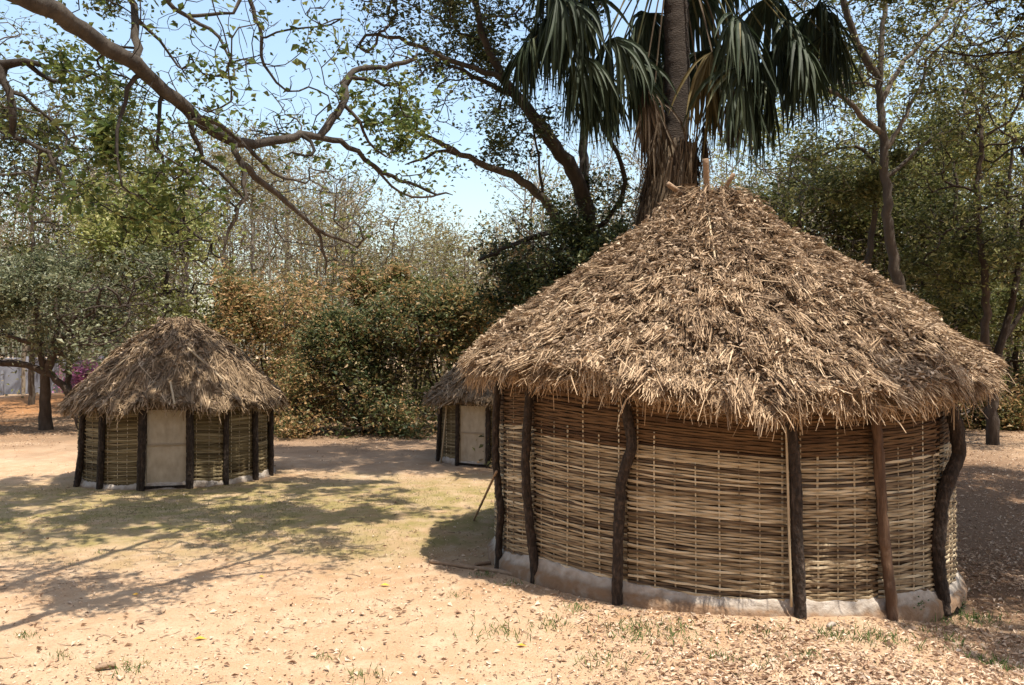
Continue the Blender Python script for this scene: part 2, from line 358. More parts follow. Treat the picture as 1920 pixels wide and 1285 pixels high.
def make_hut(name, label, c, R, Re, prof, eave_dz, posts, base_z, top_z, door=None, n_straw=40000, Lr=(.4, .75), wd=.012, course=.42,
             straw_mat='straw_big', slat_mat='slat', pitch=.034, stake_step=.2, bays=None, upper=None, litter=2500, back_posts=(), plinth_h=.14, slat_h=.9, group=None, layer=.08):
    root = empty(name, (c[0], c[1], float(G(*c))), label, 'hut', group)
    # plinth: a rounded, uneven mud-cement kerb round the foot of the wall
    mb = MB(); nth = 260; th = np.linspace(-math.pi, math.pi, nth, endpoint=False)
    nz = lambda k, f: .5 * np.sin(th * f + k) + .35 * np.sin(th * f * 1.73 + 2 * k) + .3 * np.sin(th * f * 3.1 + 5 * k) + rng.normal(0, .12, nth)
    gz = base_z(th)
    hh = plinth_h * (1 + .22 * np.sin(th * 5.3) + .14 * np.sin(th * 13 + 1) + .06 * rng.normal(0, 1, nth))
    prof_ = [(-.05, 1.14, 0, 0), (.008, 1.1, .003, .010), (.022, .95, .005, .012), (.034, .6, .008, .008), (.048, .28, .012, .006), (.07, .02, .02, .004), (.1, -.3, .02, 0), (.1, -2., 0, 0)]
    rings = [pol(c, th, R + dr + a_ * nz(k, 9 + k), gz + hh * fz + b_ * nz(k + 3, 14)) for k, (dr, fz, a_, b_) in enumerate(prof_)]
    V = np.concatenate(rings); i = np.arange(nth); j = (i + 1) % nth
    q = np.concatenate([np.stack([k * nth + i, k * nth + j, (k + 1) * nth + j, (k + 1) * nth + i], 1)[:, ::-1] for k in range(len(prof_) - 1)])
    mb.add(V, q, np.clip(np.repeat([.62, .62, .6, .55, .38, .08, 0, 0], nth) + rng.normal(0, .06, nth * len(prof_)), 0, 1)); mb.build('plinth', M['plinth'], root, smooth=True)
    ptop = lambda t: np.interp(t, th, gz + hh * .85)
    # wall panels between posts, each strip of split bamboo its own piece
    stake_w = .021
    def slat(parent, t0, t1, z0, z1, stakes, row, a, matn, joined=None):
        ks = np.concatenate([[t0], stakes[(stakes > t0 + .004) & (stakes < t1 - .004)], [t1]])
        # a knot half way between stakes too, so that strips bow softly
        idx = np.searchsorted(stakes, ks)
        side = np.where((idx + row) % 2 == 0, 1., -1.)
        off = side * .013 + rng.normal(0, .003, len(ks))
        f_ = (ks - t0) / (t1 - t0)
        zc = z0 + (z1 - z0) * f_ + rng.normal(0, .0028, len(ks)) + .006 * math.sin(row * 1.3) * np.sin(f_ * 6 + row)
        hgt = pitch * slat_h * rng.uniform(.8, 1.3) * .5; tk = .0035
        rr = R + off
        cs = [(-tk, -hgt), (tk * 1.4, -hgt * .75), (tk * 1.4, hgt * .75), (-tk, hgt)]
        V = np.stack([pol(c, ks, rr + dr, zc + dz) for dr, dz in cs], 1)
        n = len(ks); i = np.arange(n - 1)[:, None] * 4; j = np.arange(4)[None]; k = (j + 1) % 4
        q = np.stack([i + j, i + k, i + 4 + k, i + 4 + j], -1).reshape(-1, 4)
        m_ = joined if joined is not None else MB()
        m_.add(V.reshape(-1, 3), q[:, ::-1], a)
        if joined is None: m_.build('slat', M[matn], parent)
    for bi, (ta, tb) in enumerate(bays):
        edge_bay = bi in ((0, 1, len(bays) - 1) if upper else (0, len(bays) - 1)); jn = (MB(), MB()) if edge_bay else None
        wd_ = (tb - ta) * R; ns = max(2, int(round(wd_ / stake_step)))
        stakes = ta + (np.arange(ns) + .5) / ns * (tb - ta) + rng.normal(0, .012 / R, ns)
        zb = lambda t: ptop(t) - .03
        # inner mat behind the strips keeps the hut dark inside
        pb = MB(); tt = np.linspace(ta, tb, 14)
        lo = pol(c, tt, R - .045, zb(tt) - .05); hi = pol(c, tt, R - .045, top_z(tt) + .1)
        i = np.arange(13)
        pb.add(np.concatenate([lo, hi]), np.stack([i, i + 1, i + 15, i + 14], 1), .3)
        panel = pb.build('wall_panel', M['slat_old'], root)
        tilt = rng.normal(0, .02)
        zmid = lambda t: (zb(t), top_z(t))
        rows = int((top_z(ta) - zb(ta)) / pitch) + 1
        for r_ in range(rows):
            fr = (r_ + .5) / rows
            z0 = zb(ta) + (top_z(ta) - zb(ta)) * fr; z1 = zb(tb) + (top_z(tb) - zb(tb)) * fr
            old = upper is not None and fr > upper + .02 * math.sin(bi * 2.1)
            # colour runs in bands of pale and weathered strips
            band = .53 + .04 * math.sin(r_ * .9 + bi * 2) * math.sin(r_ * .23 + bi)
            a = float(np.clip(band + rng.normal(0, .24), .02, 1))
            e = rng.uniform(.0, .012, 2) / R
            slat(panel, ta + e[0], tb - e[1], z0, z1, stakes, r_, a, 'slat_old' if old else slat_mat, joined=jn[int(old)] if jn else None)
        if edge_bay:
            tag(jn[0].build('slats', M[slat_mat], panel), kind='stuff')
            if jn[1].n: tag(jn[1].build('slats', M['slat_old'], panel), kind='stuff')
        for s_ in stakes:
            ntop = top_z(s_) + .05; nb = zb(s_) - .04; ins = 0. if rng.random() < .6 else -.009
            if upper: ntop = nb + (ntop - nb) * (upper + rng.normal(.0, .03)) if rng.random() < .75 else ntop
            zz_ = np.linspace(nb, ntop, 5); st = MB()
            tj = s_ + np.cumsum(rng.normal(0, .004 / R, 5))
            wv = stake_w * rng.uniform(.6, 1.1) / 2
            V = np.stack([pol(c, tj - wv / R, R - .004, zz_), pol(c, tj - wv / R * .7, R + .006 + ins, zz_), pol(c, tj + wv / R * .7, R + .006 + ins, zz_), pol(c, tj + wv / R, R - .004, zz_)], 1)
            i = np.arange(4)[:, None] * 4; j = np.arange(4)[None]; k = (j + 1) % 4
            st.add(V.reshape(-1, 3), np.stack([i + j, i + k, i + 4 + k, i + 4 + j], -1).reshape(-1, 4), rng.random())
            zz2 = (ntop - nb) * (upper or 1) + nb
            st.build('stake', M['stake'] if upper is None or True else M['slat_old'], panel)
    # the rest of the wall, out of sight from the clearing
    t_a = bays[-1][1]; t_b = bays[0][0] + 2 * math.pi
    if t_b - t_a > .2:
        bw = MB(); ns = 40; stakes = np.linspace(t_a, t_b, ns)
        zlo = lambda t: np.interp((t + math.pi) % (2 * math.pi) - math.pi, th, gz + hh * .8)
        for r_ in range(int(1.9 / (pitch * 1.6))):
            zz_ = zlo(t_a) + r_ * pitch * 1.6
            if zz_ > top_z(math.pi) + .15: break
            slat(None, t_a, t_b, zz_, zz_, stakes, r_, rng.uniform(.2, .8), slat_mat, joined=bw)
        tt = np.linspace(t_a, t_b, 40); i = np.arange(39)
        bw.add(np.concatenate([pol(c, tt, R - .05, zlo(tt) - .1), pol(c, tt, R - .05, np.full(40, top_z(math.pi) + .15))]), np.stack([i, i + 1, i + 41, i + 40], 1), .3)
        tag(bw.build('rear_wall', M[slat_mat], root), kind='stuff')
    # posts
    for P, Rr, mn in posts:
        pb = MB(); Q, rq = resample(P, .035, Rr)
        Q[1:-1] += rng.normal(0, .003, Q[1:-1].shape)
        capped(pb, Q, rq * (1 + .04 * np.sin(np.arange(len(Q)) * .37 + rng.random() * 6)), 12, .03, .5)
        pb.build('post', M[mn], root, smooth=True)
    for t in back_posts:
        p = pol(c, t, R + .06, 0); pb = MB()
        capped(pb, resample([(p[0], p[1], base_z(t) - .15), (p[0] + .02, p[1], 1.), (p[0], p[1], top_z(t) + .12)], .15), .055, 8, .07)
        pb.build('post', M['post'], root, smooth=True)
    # roof: a dark underlay carrying courses of straw
    pr = np.array(prof); nth = 72; th2 = np.linspace(-math.pi, math.pi, nth, endpoint=False); rb = MB()
    zoff = lambda r: eave_dz(th2) * (r / Re) ** 3
    rings = [pol(c, th2, r, z - .03 + zoff(r)) for r, z in pr] 
    r0, z0 = pr[0]
    rings = [pol(c, th2, R - .3, z0 + .02 + zoff(R)), pol(c, th2, r0 - .12, z0 - .1 + zoff(r0))] + rings
    V = np.concatenate(rings); i = np.arange(nth); j = (i + 1) % nth
    q = np.concatenate([np.stack([k * nth + i, k * nth + j, (k + 1) * nth + j, (k + 1) * nth + i], 1) for k in range(len(rings) - 1)])
    rb.add(V, q, .5); roof = rb.build('roof', M['roof_under'], root, smooth=True)
    sm, surf, S = thatch(c, prof, eave_dz, Re, n_straw, Lr, wd, course, layer=layer)
    # ragged straw hanging past the eave
    nf = n_straw // 32
    t = rng.uniform(-1.8, 1.8, nf); p0 = surf(t, rng.uniform(.0, .2, nf), -.02); p1 = surf(t + rng.normal(0, .025, nf), -rng.uniform(.01, .1, nf), -.03)
    p2 = p1 + np.stack([rng.normal(0, .05, nf), rng.normal(0, .05, nf), -np.abs(rng.normal(.02, .09, nf))], -1)
    sd = unit(np.cross(p2 - p0, rng.normal(0, 1, (nf, 3)))) * (wd * .5)
    V = np.stack([p0 - sd, p0 + sd, p1 - sd, p1 + sd, p2 - sd * .6, p2 + sd * .6], 1).reshape(-1, 3); k = np.arange(nf)[:, None] * 6
    sm.add(V, np.concatenate([k + [[0, 1, 3, 2]], k + [[2, 3, 5, 4]]]), np.repeat(rng.uniform(.3, .9, nf), 6))
    tag(sm.build('straw', M[straw_mat], roof), kind='stuff')
    if litter:
        lm = MB(); t = rng.uniform(-1.9, 1.9, litter); s_ = S * rng.random(litter) ** 1.3 * .9
        p = surf(t, s_, rng.uniform(layer * .55, layer * 1.35, litter))
        L_ = rng.uniform(.03, .1, litter) * (wd / .012) ** .5
        d = unit(rng.normal(0, 1, (litter, 3)) * [1, 1, .4])
        leaf_cards(lm, p, L_, L_ * rng.uniform(.35, .7, litter), .3, rng.beta(2, 2, litter), d, fold=.3)
        tag(lm.build('fallen_leaves', M['dry_leaf_roof'], roof), kind='stuff')
    return root, roof, surf

# --- the large hut on the right
C1 = np.array([2.61, 10.56]); R1, RE1 = 2.824, 3.22
EDGE = [(866, 700), (900, 712), (940, 710), (1000, 712), (1080, 722), (1150, 738), (1250, 758), (1350, 770), (1480, 780), (1600, 775), (1700, 768), (1780, 750), (1850, 735), (1880, 715)]
et = [cyl_hit(x, y, C1, RE1) for x, y in EDGE]
eth = np.array([a for a, _ in et]); ez = np.array([p[2] for _, p in et]) + .10
order = np.argsort(eth); eth = eth[order]; ez = ez[order]
ZE = 2.10
def dz1(th):
    th = (np.asarray(th) + math.pi) % (2 * math.pi) - math.pi
    return np.interp(th, np.concatenate([[-3.15, -2.2], eth, [2.2, 3.15]]), np.concatenate([[2.1, 2.15], ez, [2.05, 2.1]])) - ZE
prof1 = [(3.17, ZE), (2.97, 2.32), (2.75, 2.52), (2.34, 2.91), (1.86, 3.29), (1.4, 3.62), (.95, 3.92), (.72, 4.1), (.56, 4.26), (.43, 4.43), (.28, 4.53), (.05, 4.56)]
PX = [([(936, 705), (930, 780), (929, 850), (934, 915), (940, 960), (936, 1000), (935, 1048)], 8.5, 'post'),
      ([(994, 700), (989, 790), (985, 870), (988, 930), (994, 990), (1003, 1070)], 10.5, 'post'),
      ([(1170, 730), (1174, 775), (1184, 815), (1186, 840), (1173, 872), (1163, 910), (1160, 980), (1156, 1108)], 12.5, 'post'),
      ([(1478, 770), (1484, 820), (1490, 870), (1493, 960), (1497, 1060), (1501, 1148)], 14, 'post'),
      ([(1643, 770), (1648, 840), (1652, 920), (1657, 1000), (1665, 1080), (1671, 1140)], 12.5, 'post_red'),
      ([(1776, 745), (1786, 800), (1789, 850), (1777, 900), (1768, 950), (1764, 1020), (1766, 1080), (1771, 1126)], 16, 'post')]
posts1 = []; pth = []
for pts, rp, mn in PX:
    hits = [cyl_hit(x, y, C1, R1 + .085) for x, y in pts]
    P = np.array([p for _, p in hits]); yy = np.mean(P[:, 1]); P[:, 1] = P[:, 1] * .4 + yy * .6
    P = np.concatenate([P, P[-1:] + [[0, 0, -.15]]])
    r = rp * .8 / F * yy; posts1.append((P[::-1], [r * 1.12] + [r] * (len(P) - 2) + [r * .85], mn)); pth.append(np.mean([t for t, _ in hits]))
BASE = [(931, 1042), (1003, 1072), (1080, 1092), (1156, 1112), (1260, 1128), (1380, 1142), (1500, 1152), (1580, 1157), (1670, 1146), (1740, 1132), (1776, 1124)]
bt = [cyl_hit(x, y, C1, R1 + .07) for x, y in BASE]
bth = np.array([a for a, _ in bt]); bz = np.array([p[2] for _, p in bt])
def base1(th):
    th = (np.asarray(th) + math.pi) % (2 * math.pi) - math.pi
    return np.interp(th, np.concatenate([[-3.15, -2], bth, [2, 3.15]]), np.concatenate([[-.02, -.05], bz, [-.2, -.02]]))
def top1(th): return dz1(th) * .85 + ZE + .12
bl, br = pth[0] - .3, pth[-1] + .25
bays1 = [(bl, pth[0])] + [(pth[k], pth[k + 1]) for k in range(5)] + [(pth[5], br)]
hut, roof, surf1 = make_hut('thatched_hut', 'large round hut of woven bamboo with shaggy straw roof in front of the palm', C1, R1, RE1, prof1, dz1, posts1, base1, top1,
    n_straw=105000, Lr=(.16, .46), wd=.0098, course=.3, bays=bays1, upper=.665, litter=17000, layer=.135, plinth_h=.10, back_posts=(2.3, 2.9, -2.9, -2.3, -1.9), pitch=.0268, group='round thatched huts')
# thin pale cane tied beside a post, ridge sticks, loose poles on the thatch
pb = MB(); hh_ = [cyl_hit(x, y, C1, R1 + .1)[1] for x, y in [(1474, 800), (1477, 900), (1480, 1020), (1484, 1138)]]
capped(pb, resample(hh_, .12), .012, 6); pb.build('cane', M['stake'], hut, smooth=True)
for (x0, y0, x1, y1, r) in [(1252, 345, 1290, 372, .035), (1323, 298, 1326, 370, .04), (1376, 326, 1352, 366, .03)]:
    pb = MB(); capped(pb, resample([at(x0, y0, 10.3), at(x1, y1, 10.45)], .08), r, 8, .05); pb.build('ridge_stick', M['pole'], roof, smooth=True)
for (t0, s0, t1, s1) in [(.62, 1.75, .72, 1.0), (-.25, 3.1, -.2, 2.2), (-.95, 1.5, -.86, .7), (.1, 2.9, .22, 2.5)]:
    q = surf1(np.array([t0, (t0 + t1) / 2, t1]), np.array([s0, (s0 + s1) / 2, s1]), np.full(3, .13))
    pb = MB(); capped(pb, q, .012, 6); pb.build('loose_cane', M['stake'], roof)

# --- the two smaller huts
def small_hut(c, R, Re, ze, top, label, door_px, door_py, posts_px, fl, seed, edge_sag=.03, n=17000):
    prof = [(Re, ze), (Re * .9, ze + (top - ze) * .13), (Re * .72, ze + (top - ze) * .38), (Re * .5, ze + (top - ze) * .63), (Re * .3, ze + (top - ze) * .81),
            (Re * .21, ze + (top - ze) * .87), (Re * .15, ze + (top - ze) * .97), (.04, top)]
    dzf = lambda th: edge_sag * np.sin(np.asarray(th) * 3 + seed) + .02 * np.sin(np.asarray(th) * 7)
    base = lambda th: np.interp(np.asarray(th), np.linspace(-3.2, 3.2, 64), G(c[0] + R * np.sin(np.linspace(-3.2, 3.2, 64)), c[1] - R * np.cos(np.linspace(-3.2, 3.2, 64))))
    topf = lambda th: dzf(th) + ze + .1
    d0, _ = cyl_hit(door_px[0], door_py[1], c, R); d1, _ = cyl_hit(door_px[1], door_py[1], c, R)
    posts = []; ths = []
    for pts, rp in posts_px:
        hits = [cyl_hit(x, y, c, R + .06) for x, y in pts]; P = np.array([p for _, p in hits])
        P[:, 1] = P[:, 1] * .3 + P[:, 1].mean() * .7
        P = np.concatenate([P, P[-1:] + [[0, 0, -.12]]]); r = rp / F * P[0, 1]
        posts.append((P[::-1], np.full(len(P), r), 'post')); ths.append(np.mean([t for t, _ in hits]))
    ths = sorted(ths); bays = []
    allb = [ths[0] - .25] + ths + [ths[-1] + .25]
    # bays skip the doorway
    for a, b in zip(allb[:-1], allb[1:]):
        if a < (d0 + d1) / 2 < b:
            if d0 - a > .05: bays.append((a, d0 - .005))
            if b - d1 > .05: bays.append((d1 + .005, b))
        else: bays.append((a, b))
    h, roof, surf = make_hut('thatched_hut', label, c, R, Re, prof, dzf, posts, base, topf, n_straw=n, Lr=(.3, .6), wd=.019, course=.3, straw_mat='straw_left',
        slat_mat='slat_left', pitch=.036, stake_step=.2, bays=bays, litter=1500, plinth_h=.1, group='round thatched huts', layer=.07)
    # door: two sheets in a thin frame with a batten across
    A = pol(c, d0, R + .012, 0); B = pol(c, d1, R + .012, 0); mid = (A + B) / 2; wv = np.linalg.norm((B - A)[:2]); rz = math.atan2(B[1] - A[1], B[0] - A[0])
    zb = float(G(mid[0], mid[1])) + .05; hgt = float(cyl_hit(sum(door_px) / 2, door_py[0], c, R)[1][2]) - zb
    dm = MB(); box(dm, (mid[0], mid[1], zb + hgt * .5), (wv - .05, .02, hgt - .04), rz, .5)
    door = dm.build('door', M['door'], h)
    nrm = np.array([math.sin((d0 + d1) / 2), -math.cos((d0 + d1) / 2)])
    fm = MB(); p = mid[:2] + nrm * .018; box(fm, (p[0], p[1], zb + hgt * .53), (wv - .06, .022, .035), rz, .4); fm.build('batten', M['door_frame'], door)
    for e, nm in ((A, 'frame'), (B, 'frame')):
        fm = MB(); p = e[:2] + nrm * .016; box(fm, (p[0], p[1], zb + hgt / 2), (.035, .04, hgt), rz, .6); fm.build(nm, M['door_frame'], door)
    fm = MB(); box(fm, (mid[0] + nrm[0] * .03, mid[1] + nrm[1] * .03, zb - .005), (wv + .1, .09, .05), rz, .2); fm.build('threshold', M['post'], h)
    # bundles of straw and sticks bound to the top
    for k in range(5):
        t = rng.uniform(-1.5, 1.5); p = np.array([c[0], c[1], top - .04]); q = p + np.array([.14 * math.sin(t), -.14 * math.cos(t), rng.uniform(-.02, .12)])
        pb = MB(); capped(pb, [p, q], .014, 6); pb.build('ridge_stick', M['pole'], roof)
    for (t0, s0, t1, s1) in ([(-.25, 1.55, -.55, .85), (.5, 1.4, .85, .6), (.3, .5, .35, -.05)] if fl else [(-.6, 1.2, -.8, .5)]):
        q = surf(np.array([t0, t1]), np.array([s0, s1]), np.full(2, .09)); pb = MB(); capped(pb, q, .018, 6); pb.build('loose_cane', M['stake'], roof)
    return h
C2 = np.array([-6.92, 16.69])
small_hut(C2, 1.858, 2.07, 1.53, 3.22, 'small round thatched hut with pale door on the left of the clearing', (273, 351), (764, 906),
    [([(154, 770), (152, 850), (147, 905)], 6), ([(192, 770), (190, 840), (187, 914)], 6), ([(268, 764), (266, 840), (264, 912)], 7.5), ([(355, 764), (357, 830), (356, 912)], 7),
     ([(425, 772), (424, 840), (424, 906)], 5), ([(478, 772), (479, 830), (480, 900)], 5.5), ([(506, 768), (508, 820), (509, 888)], 5.5)], True, 1.)
C3 = np.array([.06, 19.5])
small_hut(C3, 1.86, 2.12, 1.45, 2.9, 'small thatched hut with beige door half hidden behind the large hut', (863, 911), (760, 877),
    [([(825, 757), (824, 800), (821, 866)], 4), ([(858, 758), (858, 800), (857, 878)], 4.5), ([(915, 758), (915, 800), (915, 880)], 5), ([(990, 758), (990, 800), (990, 880)], 5), ([(1060, 758), (1060, 800), (1060, 878)], 5)], False, 2.4, n=9000)
pole_m = MB(); capped(pole_m, resample([on_ground(827, 868), at(838, 757, 18.4)], .2), .022, 6)
tag(pole_m.build('bamboo_pole', M['stake'], origin=on_ground(827, 868), smooth=True), 'pale pole leaning on the left side of the half hidden hut', 'pole')

# ------------------------------------------------------------------ trees
class Skel:
    def __init__(s): s.p = np.zeros((60000, 3)); s.par = np.full(60000, -1); s.fix = np.zeros(60000); s.n = 0; s.gen = np.zeros(60000, int)
    def node(s, p, par, fix=0., gen=0):
        s.p[s.n] = p; s.par[s.n] = par; s.fix[s.n] = fix; s.gen[s.n] = gen; s.n += 1; return s.n - 1
    def limb(s, P, R, step=.25, attach=True):
        Q, rq = resample(P, step, R)
        amp = min(.03, step * .1); Q[1:-1] += rng.normal(0, amp, Q[1:-1].shape)
        par = -1
        if attach and s.n:
            d = np.linalg.norm(s.p[:s.n] - Q[0], axis=1); par = int(d.argmin())
            if d[par] < step * .7: Q, rq = Q[1:], rq[1:]
        for q, r in zip(Q, rq): par = s.node(q, par, r)
        return par
    def colonize(s, pts, step, wig=.12, zmin=-9, gen=1, droop=0.):
        base = s.p[:s.n].copy()
        d0 = np.array([np.min(np.sum((base - p) ** 2, 1)) for p in pts]); pts = pts[np.argsort(d0)]
        for p in pts:
            v = s.p[:s.n] - p; d = np.sqrt((v * v).sum(1)); cost = d + np.where(s.p[:s.n, 2] < zmin, 50, 0) + np.maximum(0, s.p[:s.n, 2] - p[2]) * .5
            k = int(cost.argmin()); L = d[k]
            if L < step * .5: continue
            q = s.p[k]; pd = s.p[k] - s.p[s.par[k]] if s.par[k] >= 0 else np.array([0, 0, 1.])
            pd = pd / (np.linalg.norm(pd) + 1e-9)
            ctrl = q + pd * L * .35 + (p - q) * .25 + rng.normal(0, wig, 3) * L + np.array([0, 0, droop * L])
            m = max(2, int(L / step) + 1)
            for t in np.arange(1, m + 1) / m:
                k = s.node((1 - t) ** 2 * q + 2 * t * (1 - t) * ctrl + t * t * p + rng.normal(0, .05, 3) * step * (t < 1), k, 0., gen)
    def radii(s, tip, ex=2.4):
        r = np.zeros(s.n); ch = np.zeros(s.n)
        for i in range(s.n - 1, -1, -1):
            ch[i] = max(ch[i], tip ** ex); r[i] = max(ch[i] ** (1 / ex), s.fix[i])
            if s.par[i] >= 0: ch[s.par[i]] += ch[i] if s.fix[i] == 0 else r[i] ** ex * .2
        # fixed limbs keep the traced thickness
        for i in range(s.n):
            if s.fix[i] > 0: r[i] = s.fix[i]
            elif s.par[i] >= 0: r[i] = min(r[i], r[s.par[i]] * .98)
        s.r = r; return r
    def mesh(s, mb, a=None, thin=3):
        kids = [[] for _ in range(s.n)]
        for i in range(s.n):
            if s.par[i] >= 0: kids[s.par[i]].append(i)
        main = [max(k, key=lambda j: (s.fix[j] > 0, s.r[j])) if k else -1 for k in kids]
        for i in range(s.n):
            pa = s.par[i]
            if pa >= 0 and main[pa] == i: continue
            ch = [i]
            while main[ch[-1]] >= 0: ch.append(main[ch[-1]])
            P = s.p[ch]; R = s.r[ch].copy()
            if pa >= 0: P = np.concatenate([s.p[pa:pa + 1], P]); R = np.concatenate([[min(s.r[pa], R[0] * 1.25)], R])
            if len(P) < 2: continue
            R[-1] *= .5
            n = thin if R[0] < .014 else 5 if R[0] < .05 else 8 if R[0] < .12 else 12
            v, q = tube(P, R, n, .04 if n > 5 else 0)
            mb.add(v, q, rng.uniform(.25, .75))
def ball(c, r, n, shell=.35):
    d = unit(rng.normal(0, 1, (n, 3))); q = rng.random(n) ** (1 / 3.); q = shell + (1 - shell) * q if shell else q
    return np.asarray(c) + d * q[:, None] * np.asarray(r)
def make_tree(name, label, base, limbs, blobs, n_leaf, leaf_size, leaf_mat, bark, group=None, cat='tree', tip=.006, step=.3, zmin=1., sub=3, spread=.16, up=.35, seglimb=.25, subr=.6, droop=.0, parts=('trunk', 'crown'), slim=.5, subfrac=1.0, clump=.85, boost=None, bigger=None):
    """limbs: traced limbs (points, radii); blobs: (centre, radii, branch ends) filling the crown."""
    s = Skel()
    for P, R in limbs: s.limb(P, R, seglimb)
    for c_, r_, n_ in blobs: s.colonize(ball(c_, r_, n_), step, zmin=zmin, droop=droop)
    n1 = s.n
    tips = np.arange(n1)[s.gen[:n1] == 1]
    if sub and len(tips):
        k = rng.choice(tips, min(len(tips), int(len(tips) * subfrac))); pts = np.repeat(s.p[k], sub, 0) + rng.normal(0, subr, (len(k) * sub, 3)) * [1, 1, .75]
        if len(pts) > 2000: pts = pts[rng.choice(len(pts), 2000, replace=False)]
        s.colonize(pts, step * .8, zmin=zmin, gen=2, droop=droop)
    s.radii(tip)
    root = empty(name, base, label, cat, group)
    tb = MB(); s.mesh(tb); tb.build(parts[0], bark, root, smooth=True)
    if n_leaf:
        cand = np.arange(s.n)[(s.gen[:s.n] == 2) | ((s.gen[:s.n] == 1) & (s.r < .02))]
        ph = rng.uniform(0, 6.3, 6); q_ = s.p[cand] / max(.5, spread * 5)
        wt = np.exp(clump * (np.sin(q_[:, 0] + ph[0] + .6 * q_[:, 2]) + np.sin(q_[:, 1] * 1.1 + ph[1]) + np.sin(q_[:, 2] * 1.2 + ph[2] - .5 * q_[:, 0]) + np.sin(2.3 * q_[:, 0] + 1.9 * q_[:, 2] + ph[3]))) * rng.gamma(.4, 1, len(cand))
        if boost is not None: wt = wt * boost(s.p[cand])
        k = rng.choice(cand, n_leaf, p=wt / wt.sum()); P = s.p[k] + rng.normal(0, spread, (n_leaf, 3)) * np.where(rng.random(n_leaf) < .3, 1.8, 1.)[:, None]
        cm = MB(); L = leaf_size * np.clip(rng.lognormal(-.06, .36, n_leaf), .35, 2.2)
        if bigger is not None: L = L * bigger(P)
        leaf_cards(cm, P, L, L * slim * rng.uniform(.8, 1.2, n_leaf), up)
        cm.build(parts[1], leaf_mat, root)
    return root
def L_(pts, Y, r):
    """limb traced in the photograph, at depth Y (number or one per point); r in photograph pixels"""
    Y = np.broadcast_to(np.asarray(Y, float), (len(pts),)) if np.ndim(Y) == 0 else np.interp(np.linspace(0, 1, len(pts)), np.linspace(0, 1, len(Y)), Y)
    r = np.interp(np.linspace(0, 1, len(pts)), np.linspace(0, 1, len(np.atleast_1d(r))), np.atleast_1d(r))
    return [at(x, y, d) for (x, y), d in zip(pts, Y)], [max(.004, q / F * d) for q, d in zip(r, Y)]
def B_(x, y, Y, rx, rz, ry, n):
    return at(x, y, Y), (rx / F * Y, ry, rz / F * Y), n

# the big tree beside the camera whose bough reaches across the clearing
fork = np.array([-4.6, 4.9, 5.6])
limbs = [([(-5.6, 4.3, -.1), (-5.5, 4.4, 1.2), (-5.2, 4.6, 3.2), (-4.85, 4.8, 4.8), fork], [.42, .33, .29, .26, .24]),
    (np.concatenate([[fork], [at(x, y, d) for x, y, d in [(35, -5, 5.9), (85, 10, 6.0), (130, 37, 6.2), (174, 70, 6.4), (219, 100, 6.6), (264, 132, 6.8), (299, 164, 7.), (344, 199, 7.2), (378, 227, 7.4), (413, 259, 7.6), (448, 271, 7.8), (508, 271, 8.1), (548, 256, 8.3), (588, 251, 8.5), (630, 264, 8.7), (670, 284, 8.9), (714, 324, 9.1), (759, 344, 9.3), (809, 363, 9.5), (849, 366, 9.7)]]]),
     [.12, .08, .075, .071, .067, .065, .063, .061, .059, .056, .052, .05, .045, .04, .037, .034, .03, .026, .022, .016, .01])]
for pts, Y, r in [
    ([(264, 132), (256, 95), (256, 50), (247, 15), (239, -30)], (6.8, 7.2), (9, 6)), ([(256, 45), (275, 52), (299, 65), (319, 95), (334, 125)], (7.1, 7.4), (4, 2)),
    ([(254, 145), (243, 170), (229, 199), (214, 239), (214, 269), (224, 309), (229, 349)], (6.8, 6.6), (5, 2)),
    ([(300, 190), (294, 230), (294, 279), (314, 309), (304, 344)], (7., 7.1), (4, 2)),
    ([(435, 265), (443, 284), (458, 324), (461, 369), (433, 418), (418, 478)], (7.7, 7.5), (7, 2.5)),
    ([(452, 300), (463, 319), (498, 349), (543, 378), (568, 413), (613, 441), (655, 455)], (7.7, 8.4), (8, 3)),
    ([(568, 413), (590, 423), (608, 450), (600, 483), (610, 518)], (8.2, 8.4), (4, 2)),
    ([(455, 275), (468, 289), (503, 319), (538, 344), (573, 344)], (7.8, 8.2), (5, 2)),
    ([(344, 205), (360, 240), (369, 279), (398, 314), (428, 344), (458, 374)], (7.2, 7.5), (6, 3)),
    ([(360, 215), (390, 222), (418, 240), (445, 262), (470, 285)], (7.2, 7.7), (7, 4)),
    ([(570, 255), (585, 272), (603, 294), (580, 300), (548, 286)], (8.4, 8.2), (4, 2)),
    ([(600, 252), (622, 225), (642, 204), (650, 169), (640, 149), (665, 144), (675, 120), (734, 130), (779, 110)], (8.6, 9.4), (8, 4)),
    ([(660, 146), (699, 149), (734, 172), (759, 144)], (8.9, 9.2), (4, 2)), ([(644, 204), (675, 209), (682, 259), (694, 279), (724, 294)], (8.8, 9), (4, 2)),
    ([(690, 300), (720, 345), (770, 375), (830, 362)], (9.1, 9.4), (3, 2))]:
    limbs.append(L_(pts, Y, r))
